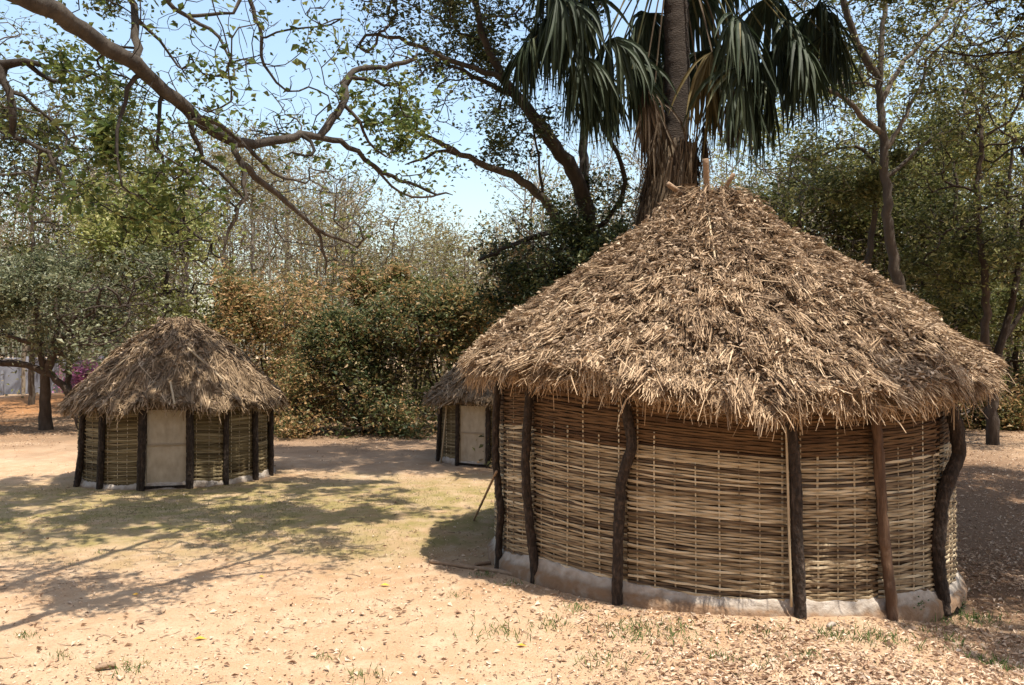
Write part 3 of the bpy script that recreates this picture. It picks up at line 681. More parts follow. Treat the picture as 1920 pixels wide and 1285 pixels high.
# a second, higher bough whose twigs hang into the top left, and the canopy over the clearing
limbs.append(([fork, (-4.2, 6., 6.6), (-3.6, 7.6, 7.4), (-2.9, 9.4, 7.9), (-2.2, 11.2, 8.3)], [.11, .08, .06, .045, .03]))
limbs.append(([fork, (-5.4, 6.2, 6.6), (-6.2, 8., 7.3), (-6.9, 10., 8.), (-7.2, 12, 8.4)], [.11, .08, .06, .045, .03]))
limbs.append(([(-5.3, 4.5, 2.8), (-6.0, 6., 4.0), at(-60, 130, 8.0), at(0, 120, 7.9), at(75, 121, 8.)], [.14, .11, .075, .05, .026]))
for pts, Y, r in [([(2, 122), (15, 174), (40, 234), (12, 252), (25, 264), (100, 284), (107, 304), (120, 350)], (7.9, 8.1), (8, 3)),
    ([(50, 122), (80, 154), (130, 164), (169, 140)], (8, 8.2), (5, 3)), ([(44, 180), (60, 190), (100, 230), (130, 262)], (8, 8.2), (4, 2)), ([(70, 280), (70, 329), (65, 359)], (8.1, 8.1), (4, 2)),
    ([(294, -40), (315, 15), (339, 30), (359, 37), (398, 25), (438, 25)], (8.6, 8.8), (5, 3)), ([(359, 37), (398, 55), (428, 90), (433, 115)], (8.7, 8.6), (4, 2)),
    ([(470, -40), (465, 5), (483, 45), (498, 75), (483, 115), (518, 155)], (9, 9), (5, 2.5))]:
    limbs.append(L_(pts, Y, r))
blobs = [B_(560, 150, 9., 260, 130, .9, 60), B_(300, 80, 7.6, 230, 110, .9, 60), B_(330, 330, 7.3, 170, 110, .6, 45), B_(600, 400, 8.3, 130, 90, .6, 32), B_(70, 260, 8.1, 110, 150, .7, 40),
         B_(740, 250, 9.1, 110, 110, .6, 26),
         ((-5.2, 10.5, 8.3), (2.6, 2.8, .9), 75), ((-1.8, 10.5, 8.3), (1.9, 2.4, .8), 45)]
canopy = [((-5.5, 10.5, 9.6), (2.3, 2.8, .9), 70), ((-1.8, 11.2, 9.8), (2.6, 2.6, .9), 70), ((-4.2, 13.4, 10.4), (2.4, 1.8, .9), 50), ((-7.5, 12, 9.8), (1.5, 2, .9), 40)]
limbs.append(([(-2.2, 11.2, 8.3), (-1.6, 11.6, 9.2), (-.8, 12, 9.8)], [.06, .05, .03])); limbs.append(([(-7.2, 12, 8.4), (-6, 12.8, 9.4), (-4.6, 13.4, 10.2)], [.06, .05, .03]))
blobs += canopy
make_tree('overhanging_tree', 'tree at the left edge whose long bare bough reaches across the sky', (-5.6, 4.3, 0), limbs, blobs, 74000, .066, M['leaf_bough'], M['bark_brown'], tip=.0042, step=.16, zmin=3.4, sub=2, subr=.28, spread=.07, seglimb=.12, slim=.55, boost=lambda p: np.where(p[:, 2] > 2.5 + .45 * p[:, 1], 3.6, 1.), bigger=lambda p: np.where(p[:, 2] > 2.5 + .46 * p[:, 1], 2.1, 1.))

# tree beside the left hut
b = on_ground(85, 806); Yt = b[1]
limbs = [L_([(85, 812), (84, 770), (86, 720), (88, 690), (92, 672), (104, 658)], Yt, (13, 8.5, 8, 6)), L_([(86, 690), (76, 660), (70, 630), (70, 590), (74, 540)], Yt, (7, 4)),
         L_([(80, 694), (50, 686), (20, 681), (-20, 678), (-70, 660)], Yt, (6, 6, 4)), L_([(86, 696), (108, 712), (128, 735), (143, 768), (152, 812)], (Yt, Yt - .3), (6, 7)),
         L_([(70, 648), (45, 640), (20, 633), (-10, 630)], Yt, (5, 4)), L_([(104, 658), (125, 620), (150, 580), (170, 540)], Yt, (6, 3)), L_([(100, 655), (108, 610), (104, 560), (115, 510)], Yt, (5, 3))]
blobs = [B_(90, 580, Yt, 160, 110, 2.6, 110), B_(220, 620, Yt - .5, 110, 70, 2., 60), B_(-20, 600, Yt, 120, 100, 2.4, 60), B_(170, 520, Yt + .5, 130, 70, 2, 50), B_(40, 560, Yt + 4, 170, 90, 3.4, 70), B_(-110, 560, Yt + 2, 120, 100, 3.4, 50)]
make_tree('broadleaf_tree', 'dark trunked tree with silvery green leaves beside the small left hut', b, limbs, blobs, 30000, .13, M['leaf_silver'], M['bark_dark'], tip=.008, step=.35, zmin=2.2, sub=3, subr=.4, spread=.17)
b2 = on_ground(128, 770)
make_tree('slender_tree', 'slim dark leaning trunk right behind the silvery leaved tree', (*b2[:2], b2[2]), [L_([(131, 775), (127, 730), (129, 685), (133, 650), (120, 600)], b2[1], (6, 5, 4))], [B_(150, 590, b2[1], 90, 60, 1.6, 40)], 6000, .13, M['leaf_silver'], M['bark_dark'], tip=.008, step=.4, zmin=2.4, sub=2, subr=.4)
# pale tree behind the left hut
def free_tree(name, label, px, Yd, blobs_px, n_leaf, ls, lm, bm, tr=.13, lean=0., top=None, group=None, **kw):
    x = at(px, 665, Yd)[0]; z0 = float(G(x, Yd)); top = top or blobs_px[0][1]
    zt = at(px, top, Yd)[2]
    n = 5; P = [(x + lean * (k / n) * Yd / F + rng.normal(0, .05 * (k > 0)), Yd + rng.normal(0, .1 * (k > 0)), z0 - .1 + (zt - z0 + .1) * k / n) for k in range(n + 1)]
    bl = [B_(bx, by, Yd + dy, rx, rz, rx / F * Yd * .85, nb) for bx, by, rx, rz, nb, dy in blobs_px]
    kw.setdefault('zmin', 1.2)
    return make_tree(name, label, (x, Yd, z0), [(P, np.linspace(tr, tr * .4, n + 1))], bl, n_leaf, ls, lm, bm, group=group, step=.45, tip=kw.pop('tip', .009), **kw)
free_tree('pale_tree', 'bright yellow green tree rising behind the small left hut', 310, 31, [(300, 430, 115, 90, 90, 0), (360, 520, 95, 80, 60, -1), (240, 400, 90, 60, 45, .5), (290, 570, 110, 60, 45, 0), (200, 470, 80, 70, 40, 0)], 19000, .17, M['leaf_pale'], M['bark_dark'], sub=3, subr=.5, spread=.22)
free_tree('pale_tree', 'tall thin leaved olive tree at the far left behind the silvery tree', 60, 34, [(70, 300, 170, 130, 90, 0), (30, 430, 130, 110, 60, 0), (190, 280, 120, 110, 50, 2), (0, 130, 140, 130, 60, 0)], 15000, .17, M['leaf_olive'], M['bark_grey'], sub=2, subr=.6, spread=.3, zmin=4)
# shrubs in the middle
def bush(label, px, py, Yd, rx, rz, n_b, n_l, lm, ls=.12, name='shrub', extra=(), bark='bark_dark'):
    x = at(px, 665, Yd)[0]; z0 = float(G(x, Yd)); zc = at(px, py, Yd)[2]
    stems = []
    for k in range(6):
        a = rng.uniform(0, 6.3); r = rx / F * Yd * rng.uniform(.3, .7)
        stems.append(([(x + .1 * math.cos(a), Yd + .1 * math.sin(a), z0 - .1), (x + r * .4 * math.cos(a), Yd + r * .4 * math.sin(a), z0 + (zc - z0) * .6), (x + r * math.cos(a), Yd + r * math.sin(a), zc)], [.05, .035, .02]))
    bl = [B_(px, py, Yd, rx * .85, rz * .85, rx / F * Yd * .7, int(n_b * .7))] + [B_(px + rx * math.cos(a_) * .8, py - rz * abs(math.sin(a_)) * rng.uniform(.5, 1.05), Yd + rng.normal(0, .5), rx * .38, rz * .4, .7, int(n_b * .07)) for a_ in rng.uniform(0, math.pi, 6)]
    bl += [B_(px + k_ * rx * .5, HOR + H * F / Yd - 30, Yd - rx / F * Yd * .45, rx * .42, 30, .8, int(n_b * .13)) for k_ in (-1.1, -.3, .4, 1.1)] + [B_(px + ex, py + ey, Yd + ed, erx, erz, erx / F * Yd * .8, en) for ex, ey, ed, erx, erz, en in extra]
    return make_tree(name, label, (x, Yd, z0), stems, bl, n_l, ls, lm, M[bark], cat='shrub', parts=('stem', 'foliage'), tip=.006, step=.35, zmin=.1, sub=2, subr=.3, spread=.16, up=.5)
bush('large dark green leafy shrub with shaded hollow in the middle of the clearing edge', 690, 690, 25.5, 130, 105, 150, 36000, M['leaf_shrub'], .12, extra=[(60, -70, 0, 100, 60, 60), (-70, 40, -.6, 70, 60, 50)])
bush('tall green and rust shrub just left of the half hidden hut', 835, 650, 26.5, 105, 120, 130, 26000, M['leaf_mixed'], .13, extra=[(-20, -60, 0, 90, 60, 50)])
bush('rusty orange leaved shrub right behind the small left hut', 500, 640, 27.5, 105, 115, 120, 24000, M['leaf_rust'], .13, extra=[(80, -30, .5, 90, 90, 60)])
bush('low yellowish brush at the foot of the rusty shrub', 572, 745, 24.8, 48, 55, 60, 8000, M['leaf_rust'], .1)
bush('tall orange brown shrub behind the dark green one', 640, 590, 31, 130, 90, 110, 18000, M['leaf_rust'], .15)
bush('green topped shrub in the gap left of the large roof', 780, 600, 32, 110, 80, 90, 14000, M['leaf_olive'], .15)
bush('green brown shrub between the pale tree and rusty shrub', 430, 610, 31, 70, 90, 70, 12000, M['leaf_olive'], .15)
bush('brown leaved shrub showing just above the left slope of the large roof', 985, 560, 18.5, 45, 70, 60, 8000, M['leaf_rust'], .1)

# dark forked tree behind the large hut
YF = 17.5
x0 = at(1105, 665, YF)[0]
limbs = [([(x0, YF, -.1), (x0 + .03, YF, 1.5), (x0, YF, 3.), at(1106, 440, YF), at(1098, 385, YF)], [.27, .22, .2, .19, .18]),
    L_([(1098, 385), (1083, 339), (1048, 284), (1008, 229), (968, 184), (943, 147), (919, 100), (899, 50), (889, -10), (870, -90)], (YF, YF - 1), (15, 13, 9, 6, 4)),
    L_([(1097, 375), (1095, 340), (1095, 279), (1093, 239), (1100, 160), (1090, 60)], (YF, YF + .6), (11, 8, 5)),
    L_([(1060, 430), (1028, 388), (1008, 359), (978, 339), (938, 319), (899, 309), (859, 286), (819, 266), (769, 244), (744, 229)], (YF, YF - 1.2), (9, 8, 5, 3)),
    L_([(943, 147), (889, 129), (839, 110), (799, 97), (759, 75), (709, 65)], (YF - .6, YF - 1), (6, 3)), L_([(968, 184), (928, 164), (889, 142), (850, 125)], (YF - .5, YF - .9), (6, 3)),
    L_([(950, 140), (958, 115), (978, 107), (1010, 95)], YF - .5, (5, 3)), L_([(859, 286), (809, 284), (759, 309)], YF - .8, (4, 2)),
    L_([(1050, 430), (976, 453), (928, 473), (899, 488)], (YF, YF - .8), (5, 3)), L_([(1015, 365), (1012, 300), (1000, 240)], (YF - .2, YF - .6), (3, 2)),
    L_([(1108, 440), (1150, 400), (1177, 350), (1165, 300), (1135, 250), (1120, 210)], (YF, YF - .6), (5, 4))]
blobs = [B_(1050, 470, YF, 150, 75, 1.6, 120), B_(1000, 540, YF + .3, 80, 60, 1.2, 50), B_(860, 60, YF - 1, 210, 100, 1.8, 90), B_(1020, 120, YF, 150, 130, 1.8, 60), B_(900, 240, YF - .8, 150, 70, 1.2, 40), B_(1140, 420, YF + .4, 80, 90, 1.2, 50), B_(900, -60, YF, 320, 90, 2.2, 70), ((.2, 17.5, 12.6), (2.9, 3.6, .9), 120), ((-2.6, 16.4, 12.2), (1.8, 2.4, .8), 60)]
make_tree('forked_tree', 'dark forked tree with spreading limbs behind the left slope of the large roof', (x0, YF, 0), limbs, blobs, 78000, .085, M['leaf_dark'], M['bark_brown'], tip=.006, step=.28, zmin=2.6, sub=3, subr=.35, spread=.12, seglimb=.2, boost=lambda p: np.where(p[:, 2] > 11, 2.4, np.where(p[:, 2] < 6.4, 3.2, 1.)), bigger=lambda p: np.where(p[:, 2] > 11, 1.9, 1.))

# right-hand trees
YR = 22.
x0 = at(1700, 665, YR)[0]
limbs = [([(x0 + .2, YR, -.1), (x0 + .08, YR, 1.6)] + [at(x, y, YR) for x, y in [(1697, 590), (1688, 543), (1668, 448), (1663, 388), (1658, 299), (1653, 224), (1648, 149), (1653, 75), (1658, -10), (1665, -90)]], [.2, .18, .16, .15, .135, .125, .115, .105, .09, .08, .06, .04]),
    L_([(1648, 140), (1613, 100), (1593, 50), (1578, -10), (1560, -80)], (YR, YR - .5), (8, 5)), L_([(1657, 195), (1678, 139), (1713, 95), (1773, 30), (1820, -30)], (YR, YR + .5), (5, 3)),
    L_([(1650, 252), (1618, 224), (1588, 189), (1548, 164), (1510, 150)], (YR, YR - .6), (6, 3)), L_([(1663, 285), (1680, 250), (1708, 199), (1733, 144)], (YR, YR + .4), (5, 3)), L_([(1660, 340), (1700, 300), (1740, 260), (1790, 240)], (YR, YR + .4), (4, 2))]
blobs = [B_(1650, 40, YR, 200, 140, 2.6, 110), B_(1540, 150, YR, 110, 90, 1.6, 40), B_(1770, 140, YR, 120, 110, 1.8, 50), B_(1650, -80, YR, 230, 80, 2.5, 50)]
make_tree('tall_tree', 'tall slim tree with pale straight trunk behind the right slope of the large roof', (x0 + .2, YR, 0), limbs, blobs, 13000, .1, M['leaf_olive'], M['bark_grey'], tip=.007, step=.35, zmin=4.2, sub=2, subr=.45, spread=.16, seglimb=.25)
limbs = [([at(1625, 600, 23.5) * [1, 1, 0] + [0, 0, -.1], at(1622, 560, 23.5), at(1628, 478, 23.5), at(1643, 398, 23.5), at(1643, 324, 23.5), at(1628, 279, 23.5), at(1578, 274, 23.5), at(1530, 300, 23.5)], [.12, .1, .09, .08, .07, .06, .04, .02])]
make_tree('crooked_tree', 'thin crooked trunk just left of the tall slim tree', limbs[0][0][0], limbs, [B_(1560, 310, 23.5, 110, 60, 1.8, 40), B_(1640, 330, 24, 80, 60, 1.4, 30)], 8000, .11, M['leaf_olive'], M['bark_grey'], tip=.007, step=.35, zmin=4, sub=2, subr=.4)
b = on_ground(1862, 834); Y7 = b[1]
limbs = [L_([(1862, 842), (1861, 780), (1862, 720), (1861, 684)], Y7, (12, 10, 10)), L_([(1860, 690), (1849, 660), (1847, 613), (1849, 560), (1843, 480), (1830, 380), (1840, 260)], Y7, (8, 7, 4)),
         L_([(1863, 688), (1876, 650), (1889, 600), (1900, 560), (1915, 480), (1920, 380)], Y7, (8, 6, 4)), L_([(1880, 640), (1900, 610), (1930, 560), (1960, 480)], Y7, (5, 3))]
blobs = [B_(1840, 330, Y7, 120, 140, 2., 90), B_(1930, 420, Y7, 110, 150, 2., 70), B_(1880, 150, Y7, 140, 130, 2.2, 70), B_(1800, 470, Y7 + .5, 80, 80, 1.5, 40)]
make_tree('fork_trunk_tree', 'dark tree forking low at the right edge past the large roof', b, limbs, blobs, 16000, .12, M['leaf_olive'], M['bark_dark'], tip=.008, step=.35, zmin=3.4, sub=2, subr=.45, spread=.18)
RG = 'olive trees in the wood on the right'
free_tree('wood_tree', 'bushy olive tree right of the palm trunk above the roof', 1500, 27, [(1490, 370, 100, 90, 80, 0), (1560, 440, 90, 70, 50, 0), (1430, 430, 60, 70, 35, 0)], 12000, .14, M['leaf_olive'], M['bark_grey'], group=RG, sub=3, subr=.45, spread=.2, zmin=3)
free_tree('wood_tree', 'dense olive tree behind the tall slim trunk', 1730, 27, [(1720, 430, 110, 110, 80, 0), (1640, 490, 90, 70, 50, 0), (1780, 560, 90, 70, 50, 0)], 12500, .14, M['leaf_olive'], M['bark_dark'], group=RG, sub=3, subr=.45, spread=.2, zmin=2.4)
free_tree('wood_tree', 'pale leaved tree filling the upper right between two trunks', 1790, 30, [(1780, 200, 130, 140, 80, 0), (1850, 60, 130, 110, 60, 0), (1700, 280, 90, 80, 40, 0)], 11000, .16, M['leaf_pale'], M['bark_grey'], group=RG, sub=2, subr=.5, spread=.28, zmin=5)
free_tree('wood_tree', 'thin trunked tree seen through the right edge trees', 1790, 25.5, [(1800, 600, 110, 60, 40, 0), (1750, 640, 60, 40, 20, 0)], 7000, .12, M['leaf_olive'], M['bark_dark'], tr=.1, group=RG, top=300, sub=2, subr=.4, zmin=1.5)
free_tree('wood_tree', 'slim dark trunk just inside the right edge', 1905, 28, [(1900, 620, 100, 80, 50, 0), (1930, 700, 60, 50, 20, 0)], 9000, .13, M['leaf_olive'], M['bark_dark'], tr=.11, group=RG, top=250, sub=2, subr=.4, zmin=1.5)
free_tree('wood_tree', 'hazy pale tree on the skyline between the palm and the tall trunk', 1420, 36, [(1400, 440, 110, 80, 60, 0), (1540, 250, 140, 110, 60, 0)], 9000, .17, M['leaf_pale'], M['bark_grey'], group=RG, sub=2, subr=.6, spread=.3, zmin=4)
free_tree('wood_tree', 'dark green tree low behind the right slope of the large roof', 1640, 32, [(1640, 520, 120, 70, 60, 0), (1560, 560, 80, 60, 30, 0)], 11000, .15, M['leaf_mixed'], M['bark_dark'], tr=.12, group=RG, top=330, sub=2, subr=.45, zmin=2)
free_tree('wood_tree', 'dark leaved tree between the tall trunk and the forked tree', 1760, 34, [(1770, 400, 120, 100, 70, 0), (1820, 520, 100, 80, 40, 0), (1700, 600, 110, 60, 40, 0)], 14000, .16, M['leaf_mixed'], M['bark_dark'], tr=.13, group=RG, top=150, sub=2, subr=.5, zmin=2)
free_tree('wood_tree', 'thin leafy tree at the far upper right edge', 1890, 33, [(1890, 250, 100, 120, 60, 0), (1900, 480, 90, 100, 50, 0)], 11000, .15, M['leaf_olive'], M['bark_dark'], tr=.12, group=RG, top=80, sub=2, subr=.5, zmin=3)
bush('rust leaved brush at the right edge beyond the forked trunk', 1905, 770, 27, 60, 60, 60, 8000, M['leaf_rust'], .12)
bush('brown scrub beneath the trees right of the large hut', 1760, 700, 28, 110, 60, 70, 12000, M['leaf_mixed'], .13)

# tree beyond the right edge of the frame: its crown shades the ground right of the hut and dips into the corner
limbs = [([(8.6, 9.6, -.4), (8.5, 9.7, 1.5), (8.2, 9.8, 3.6), (7.9, 9.9, 5.2)], [.34, .27, .24, .2]), ([(7.9, 9.9, 5.2), (7.3, 10.2, 6.6), (6.9, 10.4, 7.8), (6.4, 10.2, 8.4)], [.16, .12, .08, .04]), ([(7.9, 9.9, 5.2), (8.4, 11, 6.8), (8.6, 12.5, 8)], [.16, .1, .05]), ([(7.9, 9.9, 5.2), (8, 8.8, 6.8), (7.4, 7.6, 7.8)], [.14, .1, .05]), ([(7.9, 9.9, 5.2), (9, 11, 7), (10.2, 12.2, 8.4)], [.14, .1, .05])]
blobs = [((9.1, 10.8, 8.4), (2.2, 2.6, 1.1), 110), ((8.6, 12.6, 8.2), (2.2, 2.2, 1.2), 60), ((8.6, 7.8, 7.9), (1.8, 1.6, 1.), 60), B_(1905, 60, 12, 60, 110, 1.2, 30), ((7.8, 14.6, 10.2), (2.4, 2., .9), 60), ((6.3, 5.3, 8.2), (1.5, .7, .6), 16), ((11.3, 13.2, 9.2), (2.3, 2.7, 1.), 80)]
make_tree('corner_tree', 'tree past the right edge with dark leaves dipping into the top right corner', (8.6, 9.6, -.3), limbs, blobs, 76000, .145, M['leaf_olive'], M['bark_dark'], tip=.006, step=.28, zmin=4.5, sub=3, subr=.35, spread=.16, clump=.3, boost=lambda p: np.where((p[:, 2] < 2.6 + .46 * p[:, 1]) & (p[:, 0] < .67 * p[:, 1]), .05, 1.), bigger=lambda p: np.where((p[:, 2] < 2.6 + .46 * p[:, 1]) & (p[:, 0] < .67 * p[:, 1]), .62, 1.), seglimb=.2)

# ------------------------------------------------------------------ bare trees of the dry season
BG = 'leafless dry season trees behind the clearing'
bare = [(350, 38, 250, 'bare tree directly behind the crown of the bright yellow green tree'), (215, 41, 230, 'bare tree between the two left hand green crowns'), (470, 39, 240, 'bare tree under the middle of the long bough'),
        (600, 42, 300, 'bare tree right of the bough fork'), (735, 37, 370, 'thin reddish bare tree left of the open sky gap'), (800, 44, 420, 'low bare tree in the open sky gap'), (870, 33, 420, 'curving bare saplings above the tall green and rust shrub'),
        (935, 30, 440, 'bare sapling at the upper left slope of the large roof'), (660, 35, 380, 'bare tree above the orange brown shrub'), (1390, 31, 330, 'bare crooked tree right of the palm skirt'), (540, 46, 260, 'distant bare tree seen under the bough tip')]
for px, Yd, top, lb in bare:
    rr = rng.uniform(55, 85)
    free_tree('bare_tree', lb, px, Yd, [(px, top + 80, rr, 90, 60, 0), (px + rng.uniform(-40, 40), top + 170, rr * .9, 80, 35, 0)], int(rng.uniform(2500, 4200)), .13, M['leaf_tan'], M['bark_far'], tr=.11, group=BG, top=top + 60, sub=4, subr=.55, spread=.35, zmin=3., tip=.009)

# ------------------------------------------------------------------ palm
def frond(parent, origin, hub, mat, Lf, n=44, hang=1., spreadang=2.4, seed=0, dead=False, stem_mat=None, wide=1.):
    """a fan leaf: petiole from the crown to the hub, pleated blades fanning out of it and drooping"""
    origin = np.asarray(origin, float); hub = np.asarray(hub, float)
    mid = (origin + hub) / 2 + np.array([0, 0, .18 * np.linalg.norm(hub - origin)])
    t = np.linspace(0, 1, 8)[:, None]
    P = (1 - t) ** 2 * origin + 2 * t * (1 - t) * mid + t * t * hub
    pm = MB(); v, q = tube(P, np.linspace(.035, .018, 8), 5, squash=.6); pm.add(v, q, .9 if not dead else .6)
    fr = pm.build('frond', stem_mat or mat, parent)
    ax = unit(P[-1] - P[-2]); side = unit(np.cross(ax, [0, 0, 1.])); upv = np.cross(side, ax)
    bm = MB(); ns = 8; tiltf = rng.uniform(-.5, .2)
    for k in range(n):
        a = (k / (n - 1) - .5) * 2 * spreadang * .5 + rng.normal(0, .03)
        L = Lf * (1 - .2 * abs(a / spreadang)) * rng.uniform(.7, 1.15); hg = hang * rng.uniform(.35, 2.); drift = rng.normal(0, .05 if not dead else .1, 3) * [1, 1, 0]
        d = ax * math.cos(a) + side * math.sin(a) + upv * (tiltf - .25 * abs(math.sin(a))); d = d / np.linalg.norm(d)
        p = hub.copy(); pts = [p]; dd = d
        stiff = rng.uniform(.15, .4) if not dead else .12
        for s_ in range(ns):
            tt = (s_ + 1) / ns
            g_ = np.array([0, 0, -1.]) * hg * (0.05 if tt < stiff else .42) * (1 + rng.normal(0, .15))
            dd = unit(dd + g_ + drift + rng.normal(0, .035 if not dead else .08, 3)); p = p + dd * L / ns; pts.append(p)
        pts = np.array(pts); tt = np.linspace(0, 1, ns + 1)
        wv = Lf * .022 * wide * np.where(tt < .45, .25 + tt / .45 * .75, 1 - ((tt - .45) / .55) ** 1.5 * .93)
        T = np.gradient(pts, axis=0); T = unit(T)
        sd = unit(np.cross(T, upv * .6 + ax * .1 + side * .3 * math.sin(a) + [0.01, .02, .3]) + rng.normal(0, .1, 3))
        nn = np.cross(sd, T)
        l = pts + sd * wv[:, None] + nn * wv[:, None] * .5; r = pts - sd * wv[:, None] + nn * wv[:, None] * .5
        V = np.stack([l, pts, r], 1).reshape(-1, 3); i = np.arange(ns)[:, None] * 3
        f = np.concatenate([i + [[0, 1, 4, 3]], i + [[1, 2, 5, 4]]])
        bm.add(V, f, np.clip(rng.normal(.45, .18), 0, 1))
    bm.build('blade', mat, fr)
YP = 15.2
xb = at(1262, 665, YP)[0]
palm = empty('fan_palm', (xb - .1, YP, 0), 'tall fan palm with drooping green leaves and brown dead skirt behind the large roof', 'palm')
tm = MB(); P, R = resample([(xb - .35, YP, -.1), (xb - .33, YP, 1.5), (xb - .3, YP, 3.5), at(1240, 420, YP), at(1262, 330, YP), at(1270, 200, YP), at(1268, 60, YP), at(1266, -60, YP), at(1265, -200, YP)], .09, [.3, .27, .25, .25, .25, .24, .235, .23, .2])
R = R * (1 + .025 * np.sin(np.arange(len(R)) * 2.1))
v, q = tube(P, R, 14, .03); tm.add(v, q, .5); tm.build('trunk', M['palm_trunk'], palm, smooth=True)
crown = at(1265, -130, YP)
spec = [(1085, -30, -.4, 'g', 1.75), (1030, 0, .6, 'g', 1.6), (1140, 40, -.8, 'g', 1.6), (1120, 90, .9, 'g', 1.5), (1185, 95, -.2, 'g', 1.35), (1060, -90, .1, 'g', 1.8),
        (1480, 10, -.3, 'g', 1.75), (1400, 98, -.8, 'g', 1.7), (1390, 0, -.9, 'g', 1.6), (1440, -40, .9, 'g', 1.8), (1530, -20, .4, 'g', 1.6), (1380, 50, 1.0, 'g', 1.4),
        (1310, -40, 1.3, 'g', 1.5), (1215, -10, 1.4, 'g', 1.6), (1330, -60, 1.5, 'g', 1.6), (1150, -140, -.9, 'g', 1.7), (1420, -150, -.9, 'g', 1.7), (1120, -190, .5, 'g', 1.7), (1430, -200, .6, 'g', 1.7), (1265, -260, .2, 'g', 1.7),
        (1190, 60, .8, 'g', 1.4), (1000, 40, .2, 'g', 1.5), (1075, 70, -.6, 'g', 1.5), (1140, 130, .5, 'g', 1.2), (1430, 120, -.2, 'g', 1.4), (1500, 50, -.7, 'g', 1.6), (1545, 30, .2, 'g', 1.4), (1370, 130, .9, 'g', 1.2), (1250, 80, 1.2, 'g', 1.3), (1045, -40, -.8, 'g', 1.6), (1320, 60, .9, 'g', 1.3), (1100, 120, -.1, 'g', 1.35), (1455, 60, .5, 'g', 1.5)]
for x, y, dy, kd, Lf in spec:
    frond(palm, crown + rng.normal(0, .08, 3), at(x, y + (35 if y > -60 else 0), YP + dy), M['frond_green'], Lf * 1.1, n=60, hang=1.2, spreadang=rng.uniform(2.9, 4.), stem_mat=M['frond_green'])
for x, y, dy, mt, Lf in [(1207, 165, -.5, 'frond_dead', 1.5), (1335, 98, -.55, 'frond_yellow', 1.95), (1240, 225, .3, 'frond_dead', 1.6), (1320, 235, -.1, 'frond_dead', 1.2), (1375, 170, .4, 'frond_dead', 1.3), (1225, 190, -.35, 'frond_dead', 1.6)]:
    frond(palm, crown + rng.normal(0, .08, 3), at(x, y, YP + dy), M[mt], Lf, n=46, hang=1.9, spreadang=3., dead=True, stem_mat=M['frond_dead'], wide=.75)
# matted skirt of dead blades against the trunk
sk = MB(); n = 2400
t = rng.uniform(0, 6.283, n); zt = at(1270, 265, YP)[2] - rng.random(n) * 1.2; Ls = rng.uniform(.4, 1.5, n)
cx = np.interp(zt, P[:, 2], P[:, 0]); cx2 = np.interp(zt - Ls, P[:, 2], P[:, 0])
rt = .26 + rng.uniform(0, .2, n); rb_ = .28 + (.06 + .2 * (.5 + .5 * np.sin(t * 4 + 1))) * rng.uniform(.2, 1.4, n)
p0 = np.stack([cx + rt * np.sin(t), YP - rt * np.cos(t), zt], 1); t2 = t + rng.normal(0, .15, n)
p2 = np.stack([cx2 + rb_ * np.sin(t2), YP - rb_ * np.cos(t2), zt - Ls], 1); p1 = (p0 + p2) / 2 + np.stack([.06 * np.sin(t), -.06 * np.cos(t), np.zeros(n)], 1)
sd = unit(np.cross(p2 - p0, np.stack([np.sin(t), -np.cos(t), np.zeros(n)], 1)) + rng.normal(0, .3, (n, 3))) * rng.uniform(.008, .02, n)[:, None]
V = np.stack([p0 - sd, p0 + sd, p1 - sd, p1 + sd, p2 - sd * .4, p2 + sd * .4], 1).reshape(-1, 3); k = np.arange(n)[:, None] * 6
sk.add(V, np.concatenate([k + [[0, 1, 3, 2]], k + [[2, 3, 5, 4]]]), np.repeat(rng.random(n), 6))
tag(sk.build('dead_skirt', M['frond_dead'], palm), kind='stuff')

